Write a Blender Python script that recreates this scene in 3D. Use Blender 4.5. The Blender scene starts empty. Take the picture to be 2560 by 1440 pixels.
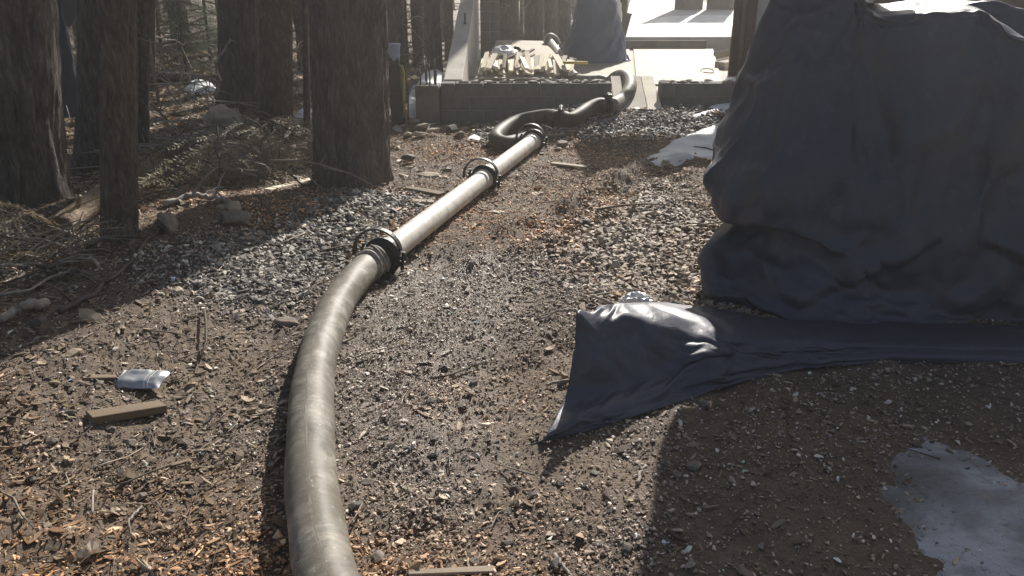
import bpy, bmesh, math, random
import numpy as np
from mathutils import Vector, Matrix, Euler
from mathutils.geometry import delaunay_2d_cdt
R = math.radians
rng = np.random.default_rng(7)
random.seed(7)
S = bpy.context.scene
COL = S.collection

# ------------------------------------------------------------------ camera, sky, sun, exposure
CAM_Z, PITCH, FPX = 1.5, 21.5, 2000.0
cam = bpy.data.cameras.new('camera')
cam.sensor_width = 36; cam.lens = FPX / 2560 * 36
cam.clip_start = 0.05; cam.clip_end = 400
camo = bpy.data.objects.new('camera', cam); COL.objects.link(camo)
camo.location = (0, 0, CAM_Z); camo.rotation_euler = (R(90 - PITCH), 0, 0)
S.camera = camo
SUN_EL, SUN_AZ = 33.5, 16.0            # azimuth measured from +Y towards +X
W = bpy.data.worlds.new("World"); S.world = W; W.use_nodes = True
wn = W.node_tree
sky = wn.nodes.new('ShaderNodeTexSky'); sky.sky_type = 'NISHITA'; sky.sun_disc = False
sky.sun_elevation = R(SUN_EL); sky.sun_rotation = R(SUN_AZ)
wn.links.new(sky.outputs[0], wn.nodes['Background'].inputs[0])
wn.nodes['Background'].inputs[1].default_value = 0.047
sd = bpy.data.lights.new('sun', 'SUN'); sd.energy = 5.0; sd.angle = R(0.5); sd.color = (1.0, 0.95, 0.87)
so = bpy.data.objects.new('sun', sd); COL.objects.link(so)
SUN = Vector((math.sin(R(SUN_AZ)) * math.cos(R(SUN_EL)), math.cos(R(SUN_AZ)) * math.cos(R(SUN_EL)), math.sin(R(SUN_EL))))
so.rotation_euler = SUN.to_track_quat('Z', 'Y').to_euler()
so.location = SUN * 30
S.view_settings.view_transform = 'Standard'; S.view_settings.look = 'None'
S.view_settings.gamma = 1; S.view_settings.use_curve_mapping = False
S.view_settings.exposure = 0.80
FLARE_HAZE = .0052                            # density of the air volume added in place of lens flare
S.cycles.max_bounces = 6; S.cycles.diffuse_bounces = 3; S.cycles.glossy_bounces = 2
S.cycles.transparent_max_bounces = 8

# ------------------------------------------------------------------ noise
def _h(i, j, k, s):
    n = (i.astype(np.int64) * 374761393 + j.astype(np.int64) * 668265263 + k.astype(np.int64) * 2147483647 + s * 974711) & 0xFFFFFFFF
    n = ((n ^ (n >> 13)) * 1274126177) & 0xFFFFFFFF
    n = ((n ^ (n >> 16)) * 2246822519) & 0xFFFFFFFF
    return ((n ^ (n >> 15)) & 0xFFFFFF) / float(0xFFFFFF)
def vn(x, y, z=0.0, s=0):
    x, y, z = np.broadcast_arrays(np.asarray(x, float), np.asarray(y, float), np.asarray(z, float))
    i, j, k = np.floor(x), np.floor(y), np.floor(z)
    f, g_, h = x - i, y - j, z - k
    f = f * f * f * (f * (f * 6 - 15) + 10); g_ = g_ * g_ * g_ * (g_ * (g_ * 6 - 15) + 10); h = h * h * h * (h * (h * 6 - 15) + 10)
    i, j, k = i.astype(np.int64), j.astype(np.int64), k.astype(np.int64)
    r = 0
    for a in (0, 1):
        for b in (0, 1):
            for c in (0, 1):
                w = (f if a else 1 - f) * (g_ if b else 1 - g_) * (h if c else 1 - h)
                r = r + w * _h(i + a, j + b, k + c, s)
    return r * 2 - 1
def fbm(x, y, z=0.0, o=4, s=0):
    r, a, t = 0, 1.0, 0
    x, y, z = np.asarray(x, float), np.asarray(y, float), np.asarray(z, float)
    for q in range(o):
        r = r + a * vn(x, y, z, s + q * 17); t += a
        a *= .5; x, y, z = x * 2.03 + 5.1, y * 2.03 + 3.7, z * 2.03 + 1.3
    return r / t
def sm(x): x = np.clip(x, 0, 1); return x * x * (3 - 2 * x)

# ------------------------------------------------------------------ rays of the reference picture -> places on the ground
CP, SP = math.cos(R(PITCH)), math.sin(R(PITCH))
def ray(px, py):
    u, v = (px - 1280) / FPX, (py - 720) / FPX
    return u, CP - v * SP, -(SP + v * CP)
def atz(px, py, z):
    a, b, c = ray(px, py); t = (z - CAM_Z) / c
    return Vector((a * t, b * t, z))
def aty(px, py, y):
    a, b, c = ray(px, py); t = y / b
    return Vector((a * t, y, CAM_Z + c * t))

RUT = [atz(1060, 655, 0), atz(1230, 610, 0), atz(1420, 545, 0), atz(1560, 480, 0), atz(1700, 430, 0)]
RUT2 = [atz(980, 1330, 0), atz(1130, 1090, 0), atz(1330, 930, 0), atz(1420, 880, 0)]
def seg_d(x, y, pts):
    d = np.full(np.shape(x), 1e9)
    for a, b in zip(pts[:-1], pts[1:]):
        ex, ey = b.x - a.x, b.y - a.y; L = ex * ex + ey * ey
        t = np.clip(((x - a.x) * ex + (y - a.y) * ey) / L, 0, 1)
        d = np.minimum(d, np.hypot(x - a.x - t * ex, y - a.y - t * ey))
    return d
def g(x, y):
    x = np.asarray(x, float); y = np.asarray(y, float)
    z = .21 * sm((x + .55) / 1.3) * sm((y - 7.0) / 1.5)
    z = z + .07 * sm((x - .35) / .5) * sm((y - 3.9) / 1.0) * (1 - sm((y - 6.2) / 1.0))
    z = z + .22 * sm((-x - .95) / 1.0) * (1 - sm((y - 4.6) / 1.6))
    left = sm((-x - 1.2) / 2.0)
    z = z + left * (.022 * np.maximum(y - 12, 0) + .10 * np.maximum(y - 34, 0))
    z = z + .12 * np.maximum(y - 40, 0) * (1 - left)
    near = 1 - sm((np.hypot(x, y - 4) - 9) / 8)
    z = z + near * (.028 * fbm(x * .9, y * .9, o=2, s=3) + .013 * fbm(x * 3.5, y * 3.5, o=2, s=9))
    z = z - .075 * np.exp(-(seg_d(x, y, RUT) / .12) ** 2) * (.7 + .6 * vn(x * 4, y * 4, s=5))
    z = z + .045 * np.exp(-((seg_d(x, y, RUT) - .2) / .09) ** 2) * (.5 + .8 * vn(x * 5, y * 5, s=6))
    z = z - .05 * np.exp(-(seg_d(x, y, RUT2) / .11) ** 2) * (.6 + .7 * vn(x * 5, y * 5, s=8))
    return z
def g1(x, y): return float(g(np.array([x]), np.array([y]))[0])
def spot(px, py, h=0.0):
    a, b, c = ray(px, py); t = (h - CAM_Z) / c
    for _ in range(8):
        t = .5 * t + .5 * (g1(a * t, b * t) + h - CAM_Z) / c
    return Vector((a * t, b * t, CAM_Z + c * t))

# ------------------------------------------------------------------ object helpers
def link(name, data, parent=None):
    o = bpy.data.objects.new(name, data); COL.objects.link(o)
    if parent is not None: o.parent = parent
    return o
def tag(o, label=None, cat=None, group=None, kind=None):
    if label: o['label'] = label
    if cat: o['category'] = cat
    if group: o['group'] = group
    if kind: o['kind'] = kind
    return o
def thing(name, loc, label, cat, group=None, rot=(0, 0, 0)):
    o = link(name, None); o.empty_display_size = .1
    o.location = loc; o.rotation_euler = rot
    return tag(o, label, cat, group)
def mesh(name, V, F, mat=None, smooth=False, uv=None):
    me = bpy.data.meshes.new(name)
    V = np.asarray(V, dtype=np.float32).reshape(-1, 3)
    me.from_pydata(V.tolist(), [], [tuple(int(q) for q in f) for f in F])
    if uv is not None:
        lay = me.uv_layers.new(name='UVMap')
        idx = np.empty(len(me.loops), dtype=np.int32); me.loops.foreach_get('vertex_index', idx)
        lay.data.foreach_set('uv', np.asarray(uv, np.float32)[idx].ravel())
    if mat: me.materials.append(mat)
    if smooth: me.polygons.foreach_set('use_smooth', np.ones(len(me.polygons), dtype=bool))
    me.update()
    return me
class MB:
    def __init__(s): s.v = []; s.f = []; s.n = 0
    def add(s, V, F):
        V = [tuple(p) for p in V]; s.v += V; s.f += [tuple(i + s.n for i in f) for f in F]; s.n += len(V); return s
    def box(s, c, d, rot=None, jit=0):
        c = Vector(c); P = []
        for i in (-1, 1):
            for j in (-1, 1):
                for k in (-1, 1):
                    p = Vector((i * d[0] / 2, j * d[1] / 2, k * d[2] / 2))
                    if jit: p += Vector([random.uniform(-jit, jit) for _ in range(3)])
                    if rot is not None: p = rot @ p
                    P.append(c + p)
        return s.add(P, [(0, 1, 3, 2), (4, 6, 7, 5), (0, 4, 5, 1), (2, 3, 7, 6), (0, 2, 6, 4), (1, 5, 7, 3)])
    def tube(s, pts, rad, n=8, cap=True):
        V, F, _ = tube(pts, rad, n, cap); return s.add(V, F)
    def make(s, name, mat, parent=None, smooth=False, bevel=0):
        me = mesh(name, s.v, s.f, mat, smooth)
        if bevel:
            bm = bmesh.new(); bm.from_mesh(me)
            bmesh.ops.bevel(bm, geom=bm.edges[:], offset=bevel, segments=1, affect='EDGES', profile=.5)
            bm.to_mesh(me); bm.free()
        return link(name, me, parent)
def cr(pts, n):
    """Catmull-Rom resample to about n points per span"""
    P = np.array([tuple(p) for p in pts], float)
    P = np.vstack([2 * P[0] - P[1], P, 2 * P[-1] - P[-2]])
    out = []
    for i in range(1, len(P) - 2):
        t = np.linspace(0, 1, n, endpoint=False)[:, None]
        a, b, c, d = P[i - 1], P[i], P[i + 1], P[i + 2]
        out.append(.5 * ((2 * b) + (-a + c) * t + (2 * a - 5 * b + 4 * c - d) * t ** 2 + (-a + 3 * b - 3 * c + d) * t ** 3))
    return np.vstack(out + [P[-2][None]])
def tube(pts, rad, n=8, cap=True):
    P = np.array([tuple(p) for p in pts], float); m = len(P)
    rad = np.broadcast_to(np.asarray(rad, float), (m,)) if np.ndim(rad) < 2 else rad
    T = np.gradient(P, axis=0); T /= np.linalg.norm(T, axis=1)[:, None] + 1e-12
    up = np.array([0, 0, 1.0]) if abs(T[0, 2]) < .9 else np.array([1.0, 0, 0])
    N = up - T[0] * up.dot(T[0]); N /= np.linalg.norm(N)
    V, UV = [], []; L = 0
    for i in range(m):
        N = N - T[i] * N.dot(T[i]); N /= np.linalg.norm(N)
        B = np.cross(T[i], N)
        if i: L += np.linalg.norm(P[i] - P[i - 1])
        for k in range(n):
            a = 2 * math.pi * k / n
            r = rad[i] if np.ndim(rad) < 2 else rad[i][k]
            V.append(P[i] + r * (math.cos(a) * N + math.sin(a) * B)); UV.append((k / n, L))
    F = [(i * n + k, i * n + (k + 1) % n, (i + 1) * n + (k + 1) % n, (i + 1) * n + k) for i in range(m - 1) for k in range(n)]
    if cap and n > 2: F += [tuple(range(n - 1, -1, -1)), tuple((m - 1) * n + k for k in range(n))]
    return V, F, UV
def hull_mesh(name, dims, npts, mat, seed, smooth=False):
    r = np.random.default_rng(seed)
    P = r.normal(size=(npts, 3)); P /= np.linalg.norm(P, axis=1)[:, None]
    P *= r.uniform(.8, 1.05, (npts, 1)); P *= np.array(dims) / 2
    bm = bmesh.new()
    for p in P: bm.verts.new(p)
    ret = bmesh.ops.convex_hull(bm, input=bm.verts[:])
    bmesh.ops.delete(bm, geom=[v for v in bm.verts if not v.link_faces], context='VERTS')
    me = bpy.data.meshes.new(name); bm.to_mesh(me); bm.free()
    me.materials.append(mat)
    if smooth: me.polygons.foreach_set('use_smooth', np.ones(len(me.polygons), dtype=bool))
    return me

# ------------------------------------------------------------------ materials
class N:
    def __init__(s, name):
        s.m = bpy.data.materials.new(name); s.m.use_nodes = True; s.t = s.m.node_tree
        s.b = s.t.nodes['Principled BSDF']
    def new(s, typ, **k):
        n = s.t.nodes.new(typ)
        for a, b in k.items(): setattr(n, a, b)
        return n
    def l(s, a, b): s.t.links.new(a, b)
    def coord(s, kind='Object', scale=(1, 1, 1)):
        c = s.new('ShaderNodeTexCoord'); m = s.new('ShaderNodeMapping'); m.inputs['Scale'].default_value = scale
        s.l(c.outputs[kind], m.inputs[0]); return m.outputs[0]
    def noise(s, vec, scale, detail=4, rough=.6, dist=0):
        n = s.new('ShaderNodeTexNoise'); n.inputs['Scale'].default_value = scale; n.inputs['Detail'].default_value = detail
        n.inputs['Roughness'].default_value = rough; n.inputs['Distortion'].default_value = dist
        s.l(vec, n.inputs['Vector']); return n.outputs[0]
    def ramp(s, fac, stops):
        r = s.new('ShaderNodeValToRGB'); e = r.color_ramp.elements
        while len(e) < len(stops): e.new(.5)
        for q, (p, c) in zip(e, stops): q.position = p; q.color = (*c, 1) if len(c) == 3 else c
        s.l(fac, r.inputs[0]); return r.outputs[0]
    def mix(s, fac, a, b, mode='MIX'):
        m = s.new('ShaderNodeMix', data_type='RGBA', blend_type=mode)
        for q, i in ((fac, 0), (a, 6), (b, 7)):
            if isinstance(q, (int, float)): m.inputs[i].default_value = q
            elif isinstance(q, tuple): m.inputs[i].default_value = (*q, 1)
            else: s.l(q, m.inputs[i])
        return m.outputs[2]
    def bump(s, h, strength, dist=.01, prev=None):
        b = s.new('ShaderNodeBump'); b.inputs['Strength'].default_value = strength; b.inputs['Distance'].default_value = dist
        s.l(h, b.inputs['Height'])
        if prev is not None: s.l(prev, b.inputs['Normal'])
        return b.outputs[0]
    def fin(s, col=None, rough=.8, nor=None, spec=.5, metal=0):
        if col is not None:
            if isinstance(col, tuple): s.b.inputs['Base Color'].default_value = (*col, 1)
            else: s.l(col, s.b.inputs['Base Color'])
        if isinstance(rough, (int, float)): s.b.inputs['Roughness'].default_value = rough
        else: s.l(rough, s.b.inputs['Roughness'])
        s.b.inputs['Specular IOR Level'].default_value = spec; s.b.inputs['Metallic'].default_value = metal
        if nor is not None: s.l(nor, s.b.inputs['Normal'])
        return s.m
def simple(name, a, b, scale=8, rough=.8, bump=.3, bscale=60, stretch=(1, 1, 1), spec=.4, metal=0, bdist=.004):
    n = N(name); c = n.coord('Object', stretch)
    f = n.noise(c, scale, 5, .65)
    return n.fin(n.ramp(f, [(.3, a), (.7, b)]), rough, n.bump(n.noise(c, bscale, 4), bump, bdist), spec, metal)

def mat_ground():
    n = N('ground_soil'); c = n.coord('Object')
    f1 = n.noise(c, 1.3, 4); f2 = n.noise(c, 14, 6, .7); f3 = n.noise(c, 90, 4, .7)
    base = n.ramp(f1, [(.32, (.18, .128, .090)), (.5, (.27, .190, .131)), (.68, (.35, .24, .150))])
    base = n.mix(.55, base, n.ramp(f2, [(.3, (.05, .04, .033)), (.55, (.15, .12, .093)), (.75, (.28, .235, .185))]))
    a = n.new('ShaderNodeAttribute', attribute_name='zone')
    base = n.mix(a.outputs['Color'], base, n.ramp(f2, [(.3, (.035, .034, .034)), (.7, (.16, .155, .15))]))
    base = n.mix(n.ramp(f3, [(.35, (0, 0, 0)), (.75, (1, 1, 1))]), n.mix(.45, base, (.015, .012, .01)), base)
    nor = n.bump(f3, .7, .012, n.bump(f2, .6, .03))
    return n.fin(base, wet_rough(n, a, .78, .30), nor, .35)
def wet_rough(n, a, dry, wet):
    m = n.new('ShaderNodeMapRange'); m.inputs[3].default_value = dry; m.inputs[4].default_value = wet; n.l(a.outputs['Alpha'], m.inputs[0]); return m.outputs[0]
def mat_tint(name, rough, scale=60, bump=.3, spec=.45, transl=0):
    n = N(name); a = n.new('ShaderNodeAttribute', attribute_type='INSTANCER', attribute_name='tint')
    c = n.coord('Object')
    f = n.noise(c, scale, 3)
    col = n.mix(.55, a.outputs['Color'], n.mix(1.0, a.outputs['Color'], n.ramp(f, [(.3, (.45, .45, .45)), (.7, (1.5, 1.45, 1.4))]), 'MULTIPLY'))
    m = n.fin(col, wet_rough(n, a, rough, .25), n.bump(f, bump, .003), spec)
    if transl:
        t = n.new('ShaderNodeBsdfTranslucent'); x = n.new('ShaderNodeMixShader'); x.inputs[0].default_value = transl
        n.l(col, t.inputs[0]); n.l(n.b.outputs[0], x.inputs[1]); n.l(t.outputs[0], x.inputs[2])
        n.l(x.outputs[0], n.t.nodes['Material Output'].inputs[0])
    return m
def mat_bark(name, dark, light, sx=26, sz=2.2):
    n = N(name); c = n.coord('Object', (sx, sx, sz * 2.6))
    f = n.noise(c, 1.0, 7, .72, .8); c2 = n.coord('Object'); f2 = n.noise(c2, 3, 4); f3 = n.noise(c2, 70, 4, .7)
    col = n.ramp(f, [(.3, dark), (.52, tuple((p + q) / 2 for p, q in zip(dark, light))), (.72, light)])
    vo = n.new('ShaderNodeTexVoronoi', feature='DISTANCE_TO_EDGE'); vo.inputs['Scale'].default_value = 1.0; wv = n.new('ShaderNodeVectorMath', operation='MULTIPLY_ADD'); wv.inputs[1].default_value = (2.2, 2.2, 1.0); wt = n.new('ShaderNodeTexNoise'); wt.inputs['Scale'].default_value = 9; wt.inputs['Detail'].default_value = 4; n.l(c2, wt.inputs['Vector']); n.l(wt.outputs['Color'], wv.inputs[0]); n.l(n.coord('Object', (sx * 1.3, sx * 1.3, sz * 1.9)), wv.inputs[2]); n.l(wv.outputs[0], vo.inputs['Vector'])
    crack = n.ramp(vo.outputs['Distance'], [(.0, (.35, .35, .35)), (.30, (1, 1, 1))])
    col = n.mix(crack, n.mix(.6, col, tuple(q * .5 for q in dark)), col)
    col = n.mix(.4, col, n.mix(1.0, col, n.ramp(f2, [(.3, (.6, .6, .62)), (.7, (1.35, 1.3, 1.2))]), 'MULTIPLY'))
    return n.fin(col, .85, n.bump(f3, .4, .006, n.bump(crack, .6, .012, n.bump(f, .9, .03))), .25)
def mat_pipe():
    n = N('pipe_paint'); c = n.coord('UV', (1, 1, 1)); o = n.coord('Object')
    f = n.noise(n.coord('UV', (2.5, 9, 1)), 1.0, 6, .7, .6); f2 = n.noise(o, 22, 6, .7); f3 = n.noise(o, 6, 4, .6)
    rings = n.noise(n.coord('UV', (.15, 7, 1)), 1.6, 3, .6)
    col = n.ramp(f, [(.3, (.42, .385, .335)), (.48, (.68, .645, .58)), (.7, (.78, .75, .69))])
    col = n.mix(n.ramp(rings, [(.60, (0, 0, 0)), (.66, (.65, .65, .65))]), col, (.25, .22, .19))
    col = n.mix(n.ramp(f2, [(.60, (0, 0, 0)), (.72, (.8, .8, .8))]), col, (.24, .20, .16))
    col = n.mix(n.ramp(f3, [(.55, (0, 0, 0)), (.8, (.5, .5, .5))]), col, (.40, .36, .30))
    return n.fin(col, .5, n.bump(f2, .25, .004), .45)
def mat_hose(name, k, lightstreak=True):
    n = N(name)
    f = n.noise(n.coord('UV', (2.2, 6.5, 1)), 1.0, 6, .7, 1.6); o = n.coord('Object')
    f2 = n.noise(o, 5.5, 6, .7, .6); f3 = n.noise(n.coord('UV', (3.0, 70, 1)), 1.0, 3, .6, .4); f4 = n.noise(o, 45, 5, .7)
    col = n.ramp(f, [(.32, tuple(k * q for q in (.11, .10, .088))), (.5, tuple(k * q for q in (.29, .262, .22))), (.66, tuple(k * q for q in (.52, .48, .415)))])
    col = n.mix(n.ramp(f2, [(.42, (0, 0, 0)), (.60, (.85, .85, .85))]), col, tuple(k * q for q in (.19, .165, .13)))
    col = n.mix(n.ramp(f4, [(.62, (0, 0, 0)), (.70, (.8, .8, .8))]), col, tuple(k * q for q in (.62, .59, .53)))
    col = n.mix(.16, col, n.mix(1.0, col, n.ramp(f3, [(.35, (.6, .6, .6)), (.65, (1.3, 1.3, 1.3))]), 'MULTIPLY'))
    return n.fin(col, .58, n.bump(f4, .3, .004, n.bump(f3, .15, .003)), .35)
def mat_tarp(name, a, b, rough=.5, spec=.5):
    n = N(name); o = n.coord('Object')
    f = n.noise(o, 2.2, 5, .6); f2 = n.noise(o, 16, 5, .65, .5); f3 = n.noise(o, 260, 2)
    col = n.ramp(f, [(.3, a), (.7, b)])
    col = n.mix(n.ramp(f2, [(.55, (0, 0, 0)), (.8, (.5, .5, .5))]), col, tuple(q * 1.6 + .01 for q in b))
    return n.fin(col, rough, n.bump(f3, .15, .001, n.bump(f2, .35, .012)), spec)
def mat_snow():
    n = N('old_snow'); o = n.coord('Object')
    f = n.noise(o, 3, 5, .6); f2 = n.noise(o, 40, 6, .75); f3 = n.noise(o, 160, 3)
    col = n.ramp(f, [(.3, (.60, .60, .60)), (.6, (.82, .83, .85))])
    col = n.mix(n.ramp(f2, [(.64, (0, 0, 0)), (.73, (1, 1, 1))]), col, (.10, .085, .07))
    return n.fin(col, .6, n.bump(f3, .35, .006, n.bump(f, .5, .05)), .3)
def mat_snow_shaded():  # specked snow, darkened so that its colour carries the shade it lies in
    n = N('shaded_dirty_snow'); o = n.coord('Object')
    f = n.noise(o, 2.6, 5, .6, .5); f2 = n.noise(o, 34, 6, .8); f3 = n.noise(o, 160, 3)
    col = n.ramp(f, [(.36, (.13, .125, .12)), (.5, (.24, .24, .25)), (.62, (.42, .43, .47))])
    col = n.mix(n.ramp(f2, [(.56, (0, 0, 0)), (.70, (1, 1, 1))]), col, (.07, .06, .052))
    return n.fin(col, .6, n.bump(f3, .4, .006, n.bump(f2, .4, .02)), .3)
def mat_ply(name, a, b):
    n = N(name); o = n.coord('Object', (1, 14, 14)); f = n.noise(o, 2.0, 6, .6, .8); o2 = n.coord('Object'); f2 = n.noise(o2, 2.5, 5)
    col = n.ramp(f, [(.3, a), (.7, b)])
    col = n.mix(n.ramp(f2, [(.45, (0, 0, 0)), (.75, (.45, .45, .45))]), col, tuple(q * .62 for q in a))
    return n.fin(col, .7, n.bump(f, .12, .002), .3)
def mat_leaf(name, a, b, tr=.25):
    n = N(name); o = n.coord('Object'); f = n.noise(o, 5, 3)
    col = n.ramp(f, [(.35, a), (.65, b)]); n.fin(col, .6, None, .35)
    t = n.new('ShaderNodeBsdfTranslucent'); x = n.new('ShaderNodeMixShader'); x.inputs[0].default_value = tr
    n.l(col, t.inputs[0]); n.l(n.b.outputs[0], x.inputs[1]); n.l(t.outputs[0], x.inputs[2])
    n.l(x.outputs[0], n.t.nodes['Material Output'].inputs[0])
    return n.m
M = dict(
    ground=mat_ground(), chip=mat_tint('crushed_stone', .6, 70, .4, .28), mulch=mat_tint('bark_mulch', .7, 90, .5, .3),
    leaf=mat_tint('dry_leaf', .55, 50, .3, .35, .25), twig=mat_tint('dry_twig', .7, 60, .3, .3),
    bark_big=mat_bark('ridged_bark', (.080, .071, .064), (.275, .245, .218), 24, 2.0),
    bark_mid=mat_bark('brown_bark', (.090, .074, .062), (.28, .235, .20), 34, 4),
    bark_grey=mat_bark('grey_bark', (.085, .075, .068), (.26, .23, .20), 20, 6),
    bark_log=mat_bark('pale_log_bark', (.22, .16, .11), (.52, .43, .33), 6, 14),
    branch=simple('grey_branch', (.20, .17, .145), (.42, .37, .31), 10, .75, .3, 40),
    branch_dark=simple('dark_branch', (.06, .045, .035), (.15, .12, .10), 10, .8, .3, 40),
    needle=mat_leaf('hemlock_needles', (.18, .155, .085), (.33, .285, .18), .3),
    needle_green=mat_leaf('green_needles', (.035, .065, .03), (.10, .135, .07), .3),
    needle_dry=mat_leaf('dry_needles', (.20, .155, .10), (.36, .29, .20), .3),
    pipe=mat_pipe(), hose=mat_hose('cement_coated_hose', .72), hose_dark=mat_hose('black_rubber_hose', .20), hose_pale=mat_hose('dusty_hose', .95),
    collar=mat_hose('galvanised_collar', 1.25),
    iron=simple('black_iron', (.012, .012, .013), (.035, .033, .032), 25, .5, .3, 120, spec=.5),
    block=simple('concrete_block', (.10, .095, .09), (.19, .18, .17), 5, .9, .5, 110), mortar=simple('mortar', (.20, .19, .175), (.32, .30, .28), 9, .95, .5, 60),
    blocklight=simple('pale_concrete_block', (.26, .24, .21), (.50, .47, .42), 12, .9, .6, 70),
    concrete=simple('cast_concrete', (.37, .34, .295), (.52, .49, .435), 3, .85, .35, 60), conc_dk=simple('stained_concrete', (.13, .115, .10), (.24, .215, .19), 4, .9, .35, 60),
    terrace=simple('pale_terrace', (.42, .41, .39), (.66, .65, .63), 1.5, .8, .3, 20),
    ply=mat_ply('plywood', (.34, .29, .225), (.44, .385, .31)), ply2=mat_ply('weathered_plywood', (.28, .24, .19), (.39, .34, .275)),
    lumber=mat_ply('fresh_lumber', (.66, .56, .41), (.80, .72, .57)), lumber_old=mat_ply('aged_lumber', (.24, .19, .14), (.38, .31, .23)),
    wood_dirty=mat_ply('muddy_wood', (.13, .095, .062), (.21, .16, .11)),
    dark_wood=mat_ply('dark_brown_wood', (.055, .032, .024), (.10, .062, .045)), white_panel=simple('grey_white_panel', (.50, .49, .48), (.58, .57, .56), 2, .6, .05, 30),
    siding=simple('dark_siding', (.025, .027, .034), (.045, .047, .055), 3, .7, .1, 30),
    tarp=mat_tarp('slate_tarp', (.049, .052, .076), (.070, .072, .098), .5), tarp_blue=mat_tarp('blue_grey_tarp', (.06, .088, .155), (.085, .118, .19), .5),
    tarp_navy=mat_tarp('navy_tarp', (.03, .04, .065), (.05, .062, .09), .6),
    snow=mat_snow(), snow_shaded=mat_snow_shaded(), plastic=simple('white_plastic', (.70, .68, .65), (.85, .84, .82), 10, .35, .2, 30, spec=.6),
    cloth=simple('drab_cloth', (.33, .285, .225), (.45, .39, .31), 4, .9, .3, 150), blue=simple('pale_blue_plastic', (.30, .36, .47), (.42, .48, .58), 5, .5, .1, 30),
    yellow=simple('yellow_strap', (.42, .30, .05), (.60, .45, .10), 9, .6, .2, 50), silver=simple('silver_foil', (.30, .31, .33), (.50, .51, .53), 12, .38, .4, 40, spec=.6, metal=.35),
    rust=simple('rusty_steel', (.07, .045, .035), (.15, .10, .075), 30, .7, .4, 90), rock=simple('field_stone', (.13, .105, .085), (.30, .255, .205), 9, .8, .6, 45, bdist=.01),
    rock_dk=simple('dark_field_stone', (.06, .052, .046), (.15, .13, .11), 9, .75, .6, 45, bdist=.01),
    rock_tan=simple('tan_flagstone', (.27, .22, .165), (.47, .40, .31), 7, .8, .5, 45, bdist=.008),
    clay=simple('glazed_pot', (.05, .048, .05), (.09, .085, .085), 6, .45, .1, 30), grass=mat_leaf('pot_grass', (.10, .11, .06), (.22, .22, .13), .3),
)

# ------------------------------------------------------------------ ground: one sheet, fine where the picture looks
def axis(lo, hi, fine_lo, fine_hi, step, grow=1.16):
    a = list(np.arange(fine_lo, fine_hi, step)); s = step; q = a[-1]
    while q < hi: s *= grow; q += s; a.append(q)
    s = step; q = a[0]; b = []
    while q > lo: s *= grow; q -= s; b.append(q)
    return np.array(b[::-1] + a)
GX = axis(-70, 70, -3.6, 2.6, .021); GY = axis(-25, 95, 1.35, 8.6, .021)
X, Y = np.meshgrid(GX, GY)
Z = g(X, Y)
fine = sm((X + 6) / 2) * sm((5 - X) / 2) * sm((Y - .5) / .8) * sm((11 - Y) / 2)
Z = Z + fine * (.014 * fbm(X * 11, Y * 11, o=3, s=21) + .006 * np.abs(fbm(X * 26, Y * 26, o=2, s=33)))
def zone_grey(x, y):
    a, b = spot(960, 500), spot(600, 700)
    m = np.exp(-(seg_d(x, y, [a, b]) / .42) ** 2)
    m = np.maximum(m, sm((y - 7.0) / .9) * sm((x + .7) / .5) * sm((2.6 - x) / .5))
    return np.clip(m * 1.3 - .15 + .25 * fbm(x * 2.2, y * 2.2, s=41), 0, 1)
def zone_tan(x, y):
    c = spot(1620, 600)
    m = np.exp(-(((x - c.x) / .55) ** 2 + ((y - c.y) / 1.0) ** 2))
    return np.clip(m * 1.4 - .1 + .2 * fbm(x * 2.5, y * 2.5, s=43), 0, 1)
def zone_wet(x, y):
    m = np.exp(-(seg_d(x, y, [spot(960, 1150), spot(1000, 930), spot(1060, 780), spot(1120, 690)]) / .42) ** 2)
    return np.clip(m * 1.3 - .25 + .35 * fbm(x * 3, y * 3, s=47), 0, 1)
def zone_litter(x, y):
    m = sm((-x - .55) / .5) * sm((3.9 - y) / .9)
    m = np.maximum(m, sm((-x - 1.5 - .16 * (y - 4)) / .6) * sm((y - 3.2) / .8))
    return np.clip(m + .3 * fbm(x * 2, y * 2, s=45), 0, 1)
nx, ny = len(GX), len(GY)
F = np.arange(nx * ny).reshape(ny, nx)
F = np.stack([F[:-1, :-1], F[:-1, 1:], F[1:, 1:], F[1:, :-1]], -1).reshape(-1, 4)
me = bpy.data.meshes.new('ground'); me.vertices.add(nx * ny); me.loops.add(len(F) * 4); me.polygons.add(len(F))
me.vertices.foreach_set('co', np.stack([X, Y, Z], -1).astype(np.float32).ravel())
me.polygons.foreach_set('loop_start', np.arange(0, len(F) * 4, 4)); me.loops.foreach_set('vertex_index', F.ravel())
me.update(calc_edges=True); me.polygons.foreach_set('use_smooth', np.ones(len(F), dtype=bool))
at = me.attributes.new('zone', 'FLOAT_COLOR', 'POINT')
zz = (zone_grey(X, Y) * .85).ravel()
at.data.foreach_set('color', np.stack([zz, zz, zz, zone_wet(X, Y).ravel()], -1).astype(np.float32).ravel())
me.materials.append(M['ground'])
tag(link('ground', me), kind='structure')

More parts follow.
